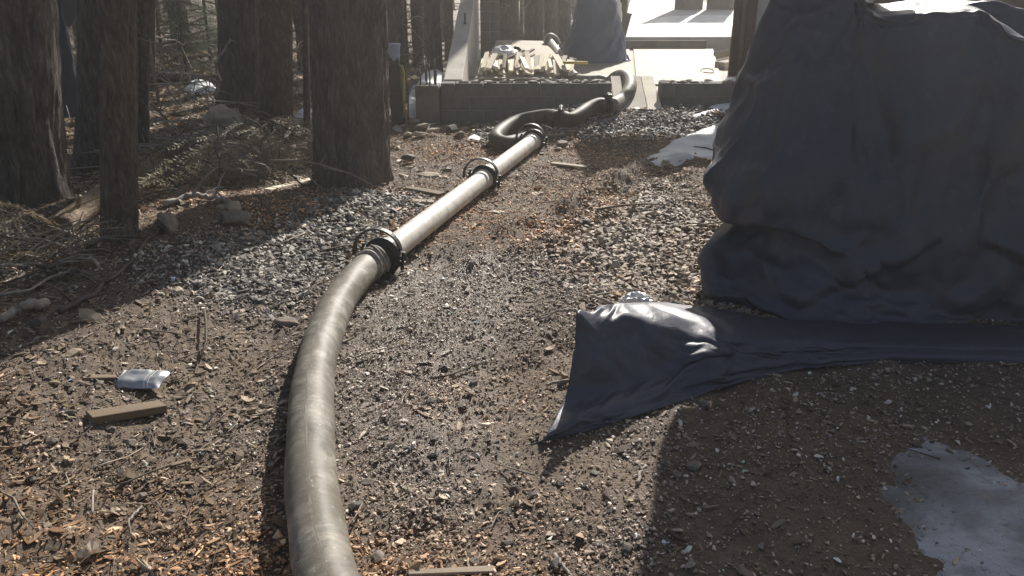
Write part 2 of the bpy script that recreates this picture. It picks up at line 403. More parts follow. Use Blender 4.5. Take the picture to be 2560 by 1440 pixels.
# ------------------------------------------------------------------ uncountable ground cover (point clouds with instanced bits)
def scatter(name, pts, rot, scl, tint, variants, label):
    pm = bpy.data.meshes.new(name); n = len(pts)
    pm.vertices.add(n); pm.vertices.foreach_set('co', np.asarray(pts, np.float32).ravel())
    for nm, ty, key, val in (('rot', 'FLOAT_VECTOR', 'vector', rot), ('scl', 'FLOAT_VECTOR', 'vector', scl), ('tint', 'FLOAT_COLOR', 'color', np.c_[tint, zone_wet(np.asarray(pts)[:, 0], np.asarray(pts)[:, 1])])):
        a = pm.attributes.new(nm, ty, 'POINT'); a.data.foreach_set(key, np.asarray(val, np.float32).ravel())
    a = pm.attributes.new('pick', 'INT', 'POINT'); a.data.foreach_set('value', rng.integers(0, len(variants), n).astype(np.int32))
    o = link(name, pm); tag(o, label, None, None, 'stuff')
    c = bpy.data.collections.new(name + '_pieces')
    for i, v in enumerate(variants):
        q = bpy.data.objects.new('%s_piece.%03d' % (name, i), v); c.objects.link(q)
    t = bpy.data.node_groups.new(name, 'GeometryNodeTree')
    t.interface.new_socket('Geometry', in_out='INPUT', socket_type='NodeSocketGeometry')
    t.interface.new_socket('Geometry', in_out='OUTPUT', socket_type='NodeSocketGeometry')
    gi, go = t.nodes.new('NodeGroupInput'), t.nodes.new('NodeGroupOutput')
    ip = t.nodes.new('GeometryNodeInstanceOnPoints'); ci = t.nodes.new('GeometryNodeCollectionInfo')
    ci.inputs['Collection'].default_value = c; ci.inputs['Separate Children'].default_value = True; ci.inputs['Reset Children'].default_value = True
    def attr(nm, dt):
        q = t.nodes.new('GeometryNodeInputNamedAttribute'); q.data_type = dt; q.inputs[0].default_value = nm; return q.outputs[0]
    er = t.nodes.new('FunctionNodeEulerToRotation')
    L = t.links.new
    L(gi.outputs[0], ip.inputs['Points']); L(ci.outputs[0], ip.inputs['Instance']); ip.inputs['Pick Instance'].default_value = True
    L(attr('pick', 'INT'), ip.inputs['Instance Index']); L(attr('rot', 'FLOAT_VECTOR'), er.inputs[0]); L(er.outputs[0], ip.inputs['Rotation'])
    L(attr('scl', 'FLOAT_VECTOR'), ip.inputs['Scale']); L(ip.outputs[0], go.inputs[0])
    md = o.modifiers.new('scatter', 'NODES'); md.node_group = t
    return o
def field(n, seed, y0=1.35, y1=8.9, k=.72, pad=.35, power=1.0):
    r = np.random.default_rng(seed)
    u = r.random(n); lo, hi = y0 ** power, y1 ** power
    y = (lo + u * (hi - lo)) ** (1 / power)
    x = r.uniform(-1, 1, n) * (k * y + pad)
    return x, y, r
def clear_of(x, y):
    """true where no wall, pier or heap stands"""
    inside = (y > 8.45) & (x > -1.05)
    return ~inside
def warm(x, y):
    w = np.clip(fbm(x * .8 + 3, y * .8, o=3, s=51) * 2.2 + .25, -.4, 1)[:, None]
    return np.exp(w * np.array([.26, .02, -.28]))
def ramp3(r, n, cols, spread=.35):
    c = np.array(cols)[r.integers(0, len(cols), n)]
    return np.clip(c * np.exp(r.normal(0, spread, (n, 1))), .006, .9)
stone_v = [hull_mesh('stone_chip', (1, .72 + .2 * (i % 3) / 2, .38 + .12 * (i % 2)), 9 + i % 4, M['chip'], 100 + i) for i in range(10)]
def sliver(i):
    r = random.Random(i); w = r.uniform(.10, .28); th = r.uniform(.05, .12); b = r.uniform(-.12, .12); m = MB()
    xs = [-.5, -.17, .17, .5]; P = []
    for q, x in enumerate(xs):
        t = 1 - (2 * abs(x)) ** 3 * .55; dz = b * (x * x * 4) + r.uniform(-.03, .03)
        P += [(x, -w / 2 * t, dz), (x, w / 2 * t + r.uniform(-.03, .03), dz), (x, w / 2 * t, dz + th), (x, -w / 2 * t, dz + th)]
    Fq = [(0, 1, 2, 3), (12, 15, 14, 13)]
    for q in range(3):
        for k in range(4): Fq.append((q * 4 + k, (q + 1) * 4 + k, (q + 1) * 4 + (k + 1) % 4, q * 4 + (k + 1) % 4))
    m.add(P, Fq); return mesh('bark_sliver', m.v, m.f, M['mulch'])
sliver_v = [sliver(i) for i in range(8)]
def leaf(i):
    r = random.Random(50 + i); P = []; Fq = []; c1, c2 = r.uniform(-.5, .5), r.uniform(.2, .9) * r.choice((-1, 1))
    w = [.04, .22, .34, .24, .36, .2, .03]
    for q, ww in enumerate(w):
        x = q / 6 - .5; zz_ = c1 * x * x
        for s_ in (-1, 0, 1):
            y_ = s_ * ww * r.uniform(.8, 1.1); P.append((x, y_, zz_ + c2 * y_ * y_ * 2 + r.uniform(-.02, .02)))
    for q in range(6):
        for s_ in range(2): a = q * 3 + s_; Fq.append((a, a + 3, a + 4, a + 1))
    return mesh('leaf', P, Fq, M['leaf'])
leaf_v = [leaf(i) for i in range(7)]
def twig(i):
    r = random.Random(80 + i); p = np.array([(x, r.uniform(-.07, .07), r.uniform(0, .05)) for x in (-.5, -.2, .15, .5)])
    V, Fq, _ = tube(p, [.016, .015, .012, .007], 4); return mesh('twig', V, Fq, M['twig'], True)
twig_v = [twig(i) for i in range(6)]
def lay(x, y, r, size, sink, tilt):
    n = len(x); z = g(x, y)
    # finer relief of the sheet, so the bits lie on it
    z = z + .014 * fbm(x * 11, y * 11, o=3, s=21) + .004
    return np.c_[x, y, z + sink * size], np.c_[r.normal(0, tilt, n), r.normal(0, tilt, n), r.uniform(0, 6.283, n)]

def build_ground_cover():
    # grit and crushed stone on the path
    x, y, r = field(520000, 1, power=1.15); k = clear_of(x, y)
    zg, zt, zl = zone_grey(x, y), zone_tan(x, y), zone_litter(x, y)
    fg = sm((x - .30 - .10 * (y - 1.7)) / .25) * sm((3.3 - y) / .4)
    pd = (1 - .6 * fg) * (.42 + .58 * sm(fbm(x * 1.7, y * 1.7, o=3, s=57) * 1.6 + .42))
    k &= r.random(len(x)) < (1 - .5 * zl) * np.where((zg + zt) > .3, .75, pd * .85)
    x, y, zg, zt = x[k], y[k], zg[k], zt[k]; n = len(x)
    size = .0092 * np.exp(r.normal(0, .5, n)) * (1 + 1.35 * zg + 2.5 * zt) * (1 + .05 * np.maximum(y - 3, 0))
    size = np.minimum(size, .075)
    P, ro = lay(x, y, r, size, .12, .35)
    c_path = ramp3(r, n, [(.27, .188, .132), (.36, .26, .19), (.175, .122, .088), (.47, .355, .265), (.62, .50, .40)], .35)
    c_grey = ramp3(r, n, [(.17, .15, .132), (.26, .235, .21), (.10, .088, .078), (.46, .425, .38)], .3)
    c_tan = ramp3(r, n, [(.25, .195, .15), (.32, .26, .20), (.17, .13, .105), (.42, .36, .295)], .25)
    a, b = (r.random(n) < zg)[:, None], (r.random(n) < zt * 1.2)[:, None]
    col = np.where(b, c_tan * warm(x, y) ** .5, np.where(a, c_grey, c_path * warm(x, y)))
    scl = size[:, None] * np.c_[r.uniform(.8, 1.3, n), r.uniform(.7, 1.1, n), r.uniform(.6, 1.2, n)]
    scatter('gravel', P, ro, scl, col, stone_v, 'loose crushed stone and grit covering the path')
    # bark and wood chips
    x, y, r = field(150000, 2, power=1.3); k = clear_of(x, y)
    zg, zt, zl = zone_grey(x, y), zone_tan(x, y), zone_litter(x, y)
    k &= r.random(len(x)) < np.clip(.12 + .72 * zl, 0, 1) * (.60 + .40 * sm(fbm(x * 2.1, y * 2.1, o=3, s=59) * 1.8 + .5)) * (1 - .75 * zg) * (1 - .8 * zt)
    x, y = x[k], y[k]; n = len(x)
    size = np.minimum(.0165 * np.exp(r.normal(0, .5, n)) * (1 + .05 * np.maximum(y - 3, 0)), .10)
    P, ro = lay(x, y, r, size, .05, .2)
    col = ramp3(r, n, [(.20, .135, .085), (.28, .20, .13), (.12, .085, .058), (.40, .31, .215), (.24, .18, .13)], .3) * warm(x, y)
    scatter('bark_mulch', P, ro, size[:, None] * np.c_[np.ones(n), r.uniform(.7, 1.6, n), r.uniform(.6, 1.3, n)], col, sliver_v, 'brown bark and wood chips strewn over the path')
    # dry leaves
    x, y, r = field(42000, 3, y0=1.35, y1=16, k=.74, power=1.5); k = (clear_of(x, y) | (x < -1.2))
    zl = zone_litter(x, y); k &= r.random(len(x)) < np.where(y > 8, .9, .03 + .30 * zl) * np.where(x > -.2, .35, 1)
    k &= ~((x > -1.3) & (y > 8.3))
    x, y = x[k], y[k]; n = len(x)
    size = np.where(y > 4.5, .07, .032) * np.exp(r.normal(0, .3, n))
    P, ro = lay(x, y, r, size, .10, .35)
    col = ramp3(r, n, [(.28, .20, .125), (.38, .29, .19), (.18, .12, .075), (.48, .39, .28)], .25)
    scatter('leaf_litter', P, ro, np.repeat(size[:, None], 3, 1), col, leaf_v, 'dry brown leaves littering the ground by the trees')
    # twigs
    x, y, r = field(9000, 4, y0=1.35, y1=13, k=.74, power=1.4); zl = zone_litter(x, y)
    k = (r.random(len(x)) < .10 + .8 * zl) & ~((x > -1.3) & (y > 8.3)); x, y = x[k], y[k]; n = len(x)
    size = .10 * np.exp(r.normal(0, .5, n)) * (1 + .12 * np.maximum(y - 4, 0))
    P, ro = lay(x, y, r, size, .05, .12)
    col = ramp3(r, n, [(.20, .165, .13), (.32, .27, .21), (.10, .08, .062)], .25)
    scatter('twig_litter', P, ro, np.repeat(size[:, None], 3, 1), col, twig_v, 'thin dry twigs scattered over the ground')
build_ground_cover()

# ------------------------------------------------------------------ trees
def trunk(name, parent, r0, r1, H, seed, mat, ridge=.012, F=24, nA=80, lean=(0, 0), flare=.25, fine_to=2.6, bend=0.0):
    zs = np.concatenate([np.arange(-.15, fine_to, .035), np.arange(fine_to, H + .3, .3)])
    a = np.linspace(0, 2 * math.pi, nA, endpoint=False)
    A, Zz = np.meshgrid(a, zs)
    t = np.clip(Zz / H, 0, 1)
    r = (r0 + (r1 - r0) * t) * (1 + flare * np.exp(-np.maximum(Zz, 0) / .16) * (1 + .5 * np.cos(4 * A + seed)))
    cx, cy = np.cos(A), np.sin(A)
    wz = .35 * fbm(cx * 3, cy * 3, Zz * 2.5, 2, seed + 1)
    rid = 1 - np.abs(fbm(cx * r0 * F + seed + wz, cy * r0 * F + wz, Zz * 3.2, 3, seed)) * 2.4
    r = r + ridge * (rid - .4) + .02 * r0 / .2 * fbm(cx * 1.2 + seed, cy * 1.2, Zz * .9, 2, seed + 3)
    ox = lean[0] * Zz + bend * np.sin(Zz * 1.3); oy = lean[1] * Zz
    V = np.stack([cx * r + ox, cy * r + oy, Zz], -1).reshape(-1, 3)
    n, m = nA, len(zs); I = np.arange(m * n).reshape(m, n); J = np.roll(I, -1, 1)
    Fq = np.stack([I[:-1], J[:-1], J[1:], I[1:]], -1).reshape(-1, 4).tolist() + [list(I[-1])]
    return link(name, mesh('trunk', V, Fq, mat, True), parent)
def bough_mesh(seed, L=1.0, mat=None, dens=34, droop=.25, nl=.05):
    r = random.Random(seed); V, Fq = [], []
    pts = [(t * L, r.uniform(-.03, .03) * L, -droop * L * t * t) for t in np.linspace(0, 1, 7)]
    tv, tf, _ = tube(pts, np.linspace(.012, .003, 7) * (L ** .5), 4); V += [tuple(p) for p in tv]; Fq += tf
    P = np.array(pts)
    for q in range(dens):
        t = .12 + .88 * (q + r.random()) / dens; f = t * 6; i = min(int(f), 5); p = P[i] + (P[i + 1] - P[i]) * (f - i)
        sd_ = 1 if q % 2 else -1; ln = L * (.42 * (1 - t) + .10) * r.uniform(.7, 1.15); an = r.uniform(.7, 1.15) * sd_
        d = np.array([math.cos(an), math.sin(an), r.uniform(-.35, .1)])
        k = max(3, int(ln / (.03 * L)))
        for w in range(k):
            c = p + d * ln * (w + .5) / k + np.array([0, 0, -.12 * ln * ((w + .5) / k) ** 2])
            for s2 in (-1, 1):
                a2 = an + s2 * r.uniform(.5, 1.1); e = np.array([math.cos(a2), math.sin(a2), r.uniform(-.3, .25)]) * nl * L * r.uniform(.7, 1.3)
                s_ = np.array([-e[1], e[0], r.uniform(-.01, .01)]) * .16
                b = len(V); V += [tuple(c), tuple(c + e * .5 + s_), tuple(c + e), tuple(c + e * .5 - s_)]; Fq.append((b, b + 1, b + 2, b + 3))
    me = mesh('bough', V, Fq, mat); me.materials.append(M['branch_dark'])
    mi = np.zeros(len(me.polygons), dtype=np.int32); mi[:len(tf)] = 1; me.polygons.foreach_set('material_index', mi)
    return me
def crown_mesh(seed, z0, z1, Rr, mat, n=150, per=26):
    r = random.Random(seed); V, Fq = [], []; nb = 0
    for q in range(n):
        t = q / n; z = z0 + (z1 - z0) * t; a = q * 2.4 + r.uniform(-.3, .3); ln = Rr * (1 - .75 * t) * r.uniform(.55, 1.1)
        d = np.array([math.cos(a), math.sin(a), r.uniform(-.15, .1)])
        tv, tf, _ = tube([(0, 0, z), tuple(d * ln * .5 + [0, 0, z + .05]), tuple(d * ln + [0, 0, z - .12 * ln])], [.03, .02, .006], 3, False)
        b = len(V); V += [tuple(p) for p in tv]; Fq += [tuple(i + b for i in f) for f in tf]
        for w in range(per):
            s_ = r.uniform(.25, 1.0); c = d * ln * s_ + np.array([0, 0, z - .12 * ln * s_ * s_]) + np.array([r.gauss(0, .16), r.gauss(0, .16), r.gauss(0, .10)]) * ln * .7
            a2 = r.uniform(0, 6.28); e = np.array([math.cos(a2), math.sin(a2), r.uniform(-.5, .2)]) * r.uniform(.10, .2); p_ = np.array([-e[1], e[0], r.uniform(-.05, .05)]) * .35
            b = len(V); V += [tuple(c), tuple(c + e * .5 + p_), tuple(c + e), tuple(c + e * .5 - p_)]; Fq.append((b, b + 1, b + 2, b + 3))
    me = mesh('crown', V, Fq, mat)
    return me
crown_hi = [crown_mesh(300 + i, 8.5, 13, 1.8, M['needle_green'], 60, 16) for i in range(2)]
crown_far = [crown_mesh(320 + i, 6.5, 12, 1.7, M['needle_green'], 60, 16) for i in range(3)]
def dead_limbs(parent, r0, zs, seed, mat=None, L=(.25, .8), az=None):
    r = random.Random(seed)
    for z in zs:
        a = r.uniform(0, 6.28) if az is None else az + r.uniform(-.5, .5); ln = r.uniform(*L); d = Vector((math.cos(a), math.sin(a), r.uniform(-.25, .25)))
        p0 = Vector((0, 0, z)) + d * r0 * .8; pts = [p0]
        for q in range(1, 6): pts.append(p0 + d * ln * q / 5 + Vector((r.uniform(-.04, .04), r.uniform(-.04, .04), -.05 * q * q * ln / 5 + r.uniform(-.02, .02))))
        m = MB(); m.tube(pts, np.linspace(.011, .003, 6), 5)
        for q in (2, 3, 4):
            e = Vector((r.uniform(-1, 1), r.uniform(-1, 1), r.uniform(-.5, .5))) * ln * .22
            m.tube([pts[q], pts[q] + e * .6, pts[q] + e + Vector((0, 0, .02))], [.005, .004, .002], 4)
        m.make('limb', mat or M['branch'], parent, True)
def tree(base, r0, r1, H, seed, mat, label, ridge=.012, F=24, lean=(0, 0), limbs=(), crown=None, flare=.25, group=None, nA=80, bend=0, az=None, name='tree', Ll=(.25, .8), top=None):
    if top is not None:
        q = aty(top, 0, base[1]); lean = ((q.x - base[0]) / (q.z - base[2]), lean[1])
    t = thing(name, base, label, 'tree', group)
    trunk('trunk', t, r0, r1, H, seed, mat, ridge, F, nA, lean, flare, bend=bend)
    dead_limbs(t, r0, limbs, seed + 5, az=az, L=Ll)
    if crown is not None:
        c = link('crown', crown, t); c.rotation_euler.z = seed; c.location = (lean[0] * 8, lean[1] * 8, 0)
    return t
def on(px, py): p = spot(px, py); return (p.x, p.y, p.z)
# the big trunk right beside the pipe
tree(on(884, 455), .27, .20, 13, 11, M['bark_big'], 'thick ridged trunk standing nearest the pipe, its shadow crossing the path', .022, 30, (.012, .0), (), crown_hi[0], .10, nA=150, top=872)
b = spot(40, 600); b = aty(30, 590, 4.55); tree((b.x - .085, 4.75, g1(b.x, 4.75)), .30, .24, 13, 12, M['bark_big'], 'very thick dark trunk at the left edge of the picture', .015, 32, (-.012, 0), (), crown_hi[1], .12, nA=150, top=-12)
tree(on(301, 598), .087, .066, 11, 13, M['bark_mid'], 'slim straight brown trunk in front of the thick dark ones', .006, 46, (0.0, 0), (1.9, 2.3), crown_hi[0], .04, nA=96, az=.3, top=291)
b = on(240, 425); tree(b, .15, .11, 12, 14, M['bark_big'], 'dark trunk with flared foot behind the slim brown trunk', .010, 30, (.02, 0), (1.3,), crown_hi[1], .55, az=2.6, top=247)
b = on(345, 400); tree(b, .085, .06, 10, 15, M['bark_grey'], 'thin grey trunk half hidden behind the slim brown trunk', .006, 36, (.0, 0), (.6, 1.0), crown_far[0], .1, az=0, Ll=(.5, .9), top=349)
b = on(373, 235); tree(b, .07, .05, 10, 16, M['bark_grey'], 'thin dark trunk left of the green hemlock boughs', .006, 36, (-.01, 0), (.7, 1.1, 1.5), crown_far[1], .1, top=376)
b = on(598, 300); tree(b, .222, .17, 13, 17, M['bark_big'], 'broad trunk behind the brush pile, left one of the close pair', .013, 30, (-.006, 0), (), crown_hi[0], .12, nA=120, top=600)
b = on(692, 348); tree(b, .146, .115, 12, 18, M['bark_mid'], 'narrower trunk of the close pair, right of the broad one', .009, 34, (-.004, 0), (), crown_hi[1], .1, top=688)
b = on(800, 245); tree(b, .10, .07, 9, 19, M['bark_grey'], 'leaning trunk tilting left behind the thick ridged trunk', .008, 30, (-.30, 0), (.8,), crown_far[2], .1, top=742)
b = on(768, 345); tree(b, .032, .022, 6, 20, M['bark_grey'], 'pole thin sapling trunk left of the thick ridged trunk', .003, 60, (-.012, 0), (.8, 1.0, 1.3), None, .1, nA=24, top=764)

# ------------------------------------------------------------------ house site: block walls, slab, terrace
WY, WT = 8.57, .20                          # front face of the low wall and its thickness
SLAB = .25
def block_mesh(L, T, H, hollow, mat):
    m = MB()
    if not hollow: m.box((0, 0, 0), (L, T, H))
    else:
        s = .028
        m.box((0, -T / 2 + s / 2, 0), (L, s, H)); m.box((0, T / 2 - s / 2, 0), (L, s, H))
        for q in (-1, 0, 1): m.box((q * (L / 2 - s / 2), 0, 0), (s, T - 2 * s - .002, H - .002))
        m.box((0, 0, -H / 2 + .012), (L - .004, T - .004, .02))
    me = mesh('block', m.v, m.f, mat)
    bm = bmesh.new(); bm.from_mesh(me); bmesh.ops.bevel(bm, geom=bm.edges[:], offset=.003, segments=1, affect='EDGES'); bm.to_mesh(me); bm.free()
    return me
BL, BH, J = .30, .143, .010
bm_full = block_mesh(BL - J, WT, BH - J, False, M['block']); bm_half = block_mesh(BL / 2 - J, WT, BH - J, False, M['block'])
bm_top = block_mesh(BL - J, WT, BH - J, True, M['block']); bm_toph = block_mesh(BL / 2 - J, WT, BH - J, False, M['block'])
def block_wall(name, x0, x1, y, z0, courses, label, hollow_top=True):
    t = thing(name, (x0, y, z0), label, 'wall'); Lw = x1 - x0
    m = MB(); m.box((Lw / 2, WT / 2, courses * BH / 2 - .012), (Lw - .02, WT - .016, courses * BH - .03)); m.make('mortar', M['mortar'], t)
    r = random.Random(len(label))
    for c in range(courses):
        x = 0.0; first = c % 2
        while x < Lw - .05:
            w = BL / 2 if (first and x == 0) or Lw - x < BL * .8 else BL
            top = c == courses - 1
            d = (bm_top if top and hollow_top and r.random() < .75 else bm_full) if w == BL else (bm_half if not top else bm_toph)
            if w == BL and Lw - x < BL - .01: break
            o = link('block', d, t); o.location = (x + w / 2, WT / 2 + r.uniform(-.003, .003), (c + .5) * BH + r.uniform(-.001, .001)); x += w
    return t
block_wall('block_wall', -.75, 1.05, WY, -.143, 4, 'low grey concrete block wall in front of the slab, left of the plywood ramp')
block_wall('block_wall', 1.56, 3.06, WY, -.143, 4, 'short grey block wall between the plywood ramp and the covered heap')
# pale mortar and rubble bedded on top of the wall
def rubble(x0, x1, n, z, label, grp):
    r = random.Random(int(x0 * 100) + 5)
    for i in range(n):
        L = r.uniform(.05, .14); me = hull_mesh('mortar_lump', (L, r.uniform(.05, .11), r.uniform(.015, .04)), 12, M['blocklight'], 500 + i + int(x0 * 37))
        o = link('mortar_lump', me); o.location = (r.uniform(x0, x1), WY + r.uniform(.03, .18), z + .010); o.rotation_euler = (0, 0, r.uniform(-.4, .4)); tag(o, label, 'rubble', grp)
rubble(-.35, 1.0, 22, .43, 'small pale lump of mortar lying on top of the left block wall', 'mortar lumps on the left wall')
rubble(1.6, 2.6, 12, .43, 'small pale lump of mortar lying on top of the right block wall', 'mortar lumps on the right wall')
# slab and terrace
m = MB(); m.box((1.2, 11.75, (SLAB - .3) / 2), (3.72, 5.9, SLAB + .3)); tag(m.make('slab', M['concrete']), kind='structure')
TZ = .452
m = MB(); tq = [(1.75, 14.7), (7.4, 14.7), (7.4, 36.7), (5.15, 36.7)]; m.add([(x, y, -.3) for x, y in tq] + [(x, y, TZ) for x, y in tq], [(3, 2, 1, 0), (4, 5, 6, 7)] + [(k, (k + 1) % 4, (k + 1) % 4 + 4, k + 4) for k in range(4)])
tag(m.make('terrace', M['terrace'], bevel=.01), kind='structure')
m = MB(); m.box((2.3, 14.62, SLAB + .075), (2.2, .10, .15)); tag(m.make('curb', M['conc_dk'], bevel=.006), 'grey concrete step between the slab and the upper terrace', 'step')
# concrete pier with steel bars and a snow cap
pier = thing('concrete_pier', (-.885, 8.48, 0), 'square concrete pier with bars sticking out at the wall end', 'pier')
m = MB(); m.box((0, .14, .10), (.245, .28, .62)); m.make('shaft', M['conc_dk'], pier, bevel=.006)
m = MB(); m.box((-.01, .75, .08), (.27, .92, .60)); m.make('footing', M['concrete'], pier, bevel=.01)
r = random.Random(3)
for (dx, dy, hh) in ((-.07, .05, .17), (-.01, .10, .27), (.03, .03, .22), (.07, .12, .26), (.09, .06, .16), (-.03, .2, .25)):
    m = MB(); m.tube([(dx, dy, .405), (dx + .005, dy, .41 + hh * .4), (dx + r.uniform(-.03, .03), dy + .02, .41 + hh)], .0085, 6); m.make('rebar', M['rust'], pier, True)
def snow_patch(outline, thick, label, z=None, step=.05, seed=0, rim=.12, group=None, mat=None, rough=0.0):
    P = [spot(*p) if z is None else atz(p[0], p[1], z) for p in outline]
    if len(outline[0]) == 3: P = [Vector(p) for p in outline]
    # round the outline off and roughen it
    C = cr(P + [P[0]], 5 if rough == 0 else 14)[:-1]; C[:, :2] += max(.35 * step, rough) * (np.stack([fbm(C[:, 0] * 3, C[:, 1] * 3, s=seed + 2), fbm(C[:, 1] * 3, C[:, 0] * 3, s=seed + 3)], -1)) + max(.35 * step, rough) * np.stack([fbm(C[:, 0] * 9, C[:, 1] * 9, s=seed), fbm(C[:, 1] * 9, C[:, 0] * 9, s=seed + 1)], -1)
    xs, ys = np.arange(C[:, 0].min(), C[:, 0].max(), step), np.arange(C[:, 1].min(), C[:, 1].max(), step)
    gx, gy = [q.ravel() for q in np.meshgrid(xs, ys)]; gx = gx + rng.uniform(-.3, .3, len(gx)) * step; gy = gy + rng.uniform(-.3, .3, len(gy)) * step
    nb = len(C); v2 = [Vector((a, b_)) for a, b_ in C[:, :2]] + [Vector((a, b_)) for a, b_ in zip(gx, gy)]
    vv, ee, ff, *_ = delaunay_2d_cdt(v2, [], [list(range(nb))], 1, 1e-5)
    V = np.array([(p.x, p.y) for p in vv]); ring = [Vector((*c[:2], 0)) for c in C] + [Vector((*C[0][:2], 0))]
    d = seg_d(V[:, 0], V[:, 1], ring); h = thick * sm(d / rim) ** .6
    base = g(V[:, 0], V[:, 1]) if z is None else np.full(len(V), z)
    zz_ = base + h * (1 + .35 * fbm(V[:, 0] * 6, V[:, 1] * 6, s=seed + 4)) - .004
    me = mesh('snow_patch', np.c_[V, zz_], [tuple(f) for f in ff], mat or M['snow'], True)
    return tag(link('snow_patch', me), label, 'snow', group)
snow_patch([(-1.02, 8.62, 0), (-.78, 8.6, 0), (-.77, 9.6, 0), (-1.03, 9.68, 0)], .06, 'crusty snow capping the concrete pier around its steel bars', .383, .03, 2, .06)
# sloping cheek wall running back from the pier
def prism_yz(prof, x0, x1):
    n = len(prof); V = [(x0, y, z) for y, z in prof] + [(x1, y, z) for y, z in prof]
    return V, [tuple(range(n))[::-1], tuple(range(n, 2 * n))] + [(i, (i + 1) % n, (i + 1) % n + n, i + n) for i in range(n)]
V, Fq = prism_yz([(8.80, -.1), (13.6, -.1), (13.6, 1.46), (8.80, .435)], -.735, -.535)
cw = thing('cheek_wall', (0, 0, 0), 'pale concrete wall with sloping top running back from the pier', 'wall')
mm = MB(); mm.add(V, Fq); mm.make('wall_body', M['concrete'], cw, bevel=.008)
m = MB(); m.tube([(-.61, 10.9, .86), (-.61, 10.9, 1.02)], .014, 8); m.make('anchor_bolt', M['rust'], cw)
m = MB(); m.box((-.61, 10.9, .897), (.05, .05, .01)); m.make('washer', M['rust'], cw)
# dark block column behind the cheek wall
bc = thing('block_column', (-.33, 12.6, SLAB), 'dark block column rising behind the sloping concrete wall', 'column')
for c in range(12):
    for s_ in (0, 1):
        o = link('block', bm_half if c % 2 else bm_half, bc); o.location = (-.075 + s_ * .15, .1, (c + .5) * BH)
m = MB(); m.box((0, .1, 6 * BH), (.28, WT - .016, 12 * BH - .02)); m.make('mortar', M['mortar'], bc)

def sheet(name, corners, th, mat, label, cat='plywood', group=None):
    c = [Vector(p) for p in corners]; ctr = sum(c, Vector()) / 4; nrm = (c[1] - c[0]).cross(c[3] - c[0]).normalized()
    if nrm.z < 0: nrm = -nrm
    V = [p - ctr for p in c] + [p - ctr + nrm * th for p in c]
    m = MB(); m.add(V, [(0, 1, 2, 3), (7, 6, 5, 4), (0, 4, 5, 1), (1, 5, 6, 2), (2, 6, 7, 3), (3, 7, 4, 0)])
    o = m.make(name, mat, None, bevel=.0015); bm = bmesh.new(); bm.from_mesh(o.data); bmesh.ops.recalc_face_normals(bm, faces=bm.faces); bm.to_mesh(o.data); bm.free()
    o.location = ctr; return tag(o, label, cat, group)
sheet('plywood_sheet', [aty(1188, 198, 9.45), aty(1392, 200, 9.45), aty(1398, 106, 12.3), aty(1243, 103, 12.3)], .018, M['ply'], 'tilted plywood sheet under the lumber scraps')
z1 = SLAB + .004
sheet('plywood_sheet', [atz(1398, 214, z1), atz(1588, 214, z1), atz(1580, 156, z1), atz(1405, 156, z1)], .018, M['ply2'], 'plywood sheet lying on the slab in front of the draped heap')
sheet('plywood_sheet', [atz(1592, 214, z1), atz(1806, 214, z1), atz(1782, 122, z1), atz(1583, 122, z1)], .018, M['ply'], 'widest plywood sheet, flat on the slab behind the ramp')
sheet('plywood_sheet', [atz(1410, 153, z1), atz(1577, 153, z1), atz(1573, 123, z1), atz(1440, 123, z1)], .018, M['ply'], 'plywood sheet on the slab behind the draped heap')
# ramp boards from the gravel up to the slab
ra, rb = spot(1526, 262), spot(1605, 270)
sheet('ramp_board', [(ra.x, 8.28, g1(ra.x, 8.28) - .01), (1.385, 8.28, g1(1.38, 8.28) - .01), (1.40, 8.98, .435), (1.075, 8.98, .435)], .02, M['ply'], 'splashed plywood ramp with the hose arching over it', 'ramp')
sheet('ramp_board', [(1.39, 8.27, g1(1.4, 8.27) - .01), (1.535, 8.27, g1(1.5, 8.27) - .01), (1.535, 8.97, .435), (1.405, 8.97, .435)], .02, M['lumber'], 'narrow bright board along the right side of the ramp', 'ramp')

# house at the right: door frame, pale panel, dark siding, unseen strip added for its shadow
df = thing('door_frame', (2.93, 10.75, SLAB), 'dark brown door frame post standing at the right end of the slab', 'door frame')
m = MB(); m.box((-.06, 0, 1.2), (.085, .09, 2.4)); m.make('jamb', M['dark_wood'], df, bevel=.004)
m = MB(); m.box((.02, .02, 1.2), (.06, .05, 2.4)); m.make('stop_strip', M['conc_dk'], df, bevel=.003)
m = MB(); m.box((.115, 0, 1.2), (.115, .10, 2.4)); m.make('jamb', M['dark_wood'], df, bevel=.004)
hs = thing('house', (3.15, 10.8, 0), 'house wall with pale panel and dark siding behind the covered heap', 'house')
m = MB(); m.box((.70, .06, 1.35), (1.5, .10, 2.7)); m.make('wall_panel', M['white_panel'], hs, bevel=.004)
for k in range(18):
    m = MB(); m.box((4.47, .05 - .005, k * .15 + .075), (5.98, .03, .162), Matrix.Rotation(R(5), 3, 'X')); m.make('siding_board', M['siding'], hs)
m = MB(); m.box((4.47, .12, 1.35), (5.98, .08, 2.7)); m.make('wall', M['siding'], hs)
m = MB(); m.box((2.55, .0, 2.79), (7.9, 1.15, .16)); m.make('shade_roof', M['dark_wood'], hs, bevel=.01)  # unseen overhead strip, added to shade the gravel before the block wall
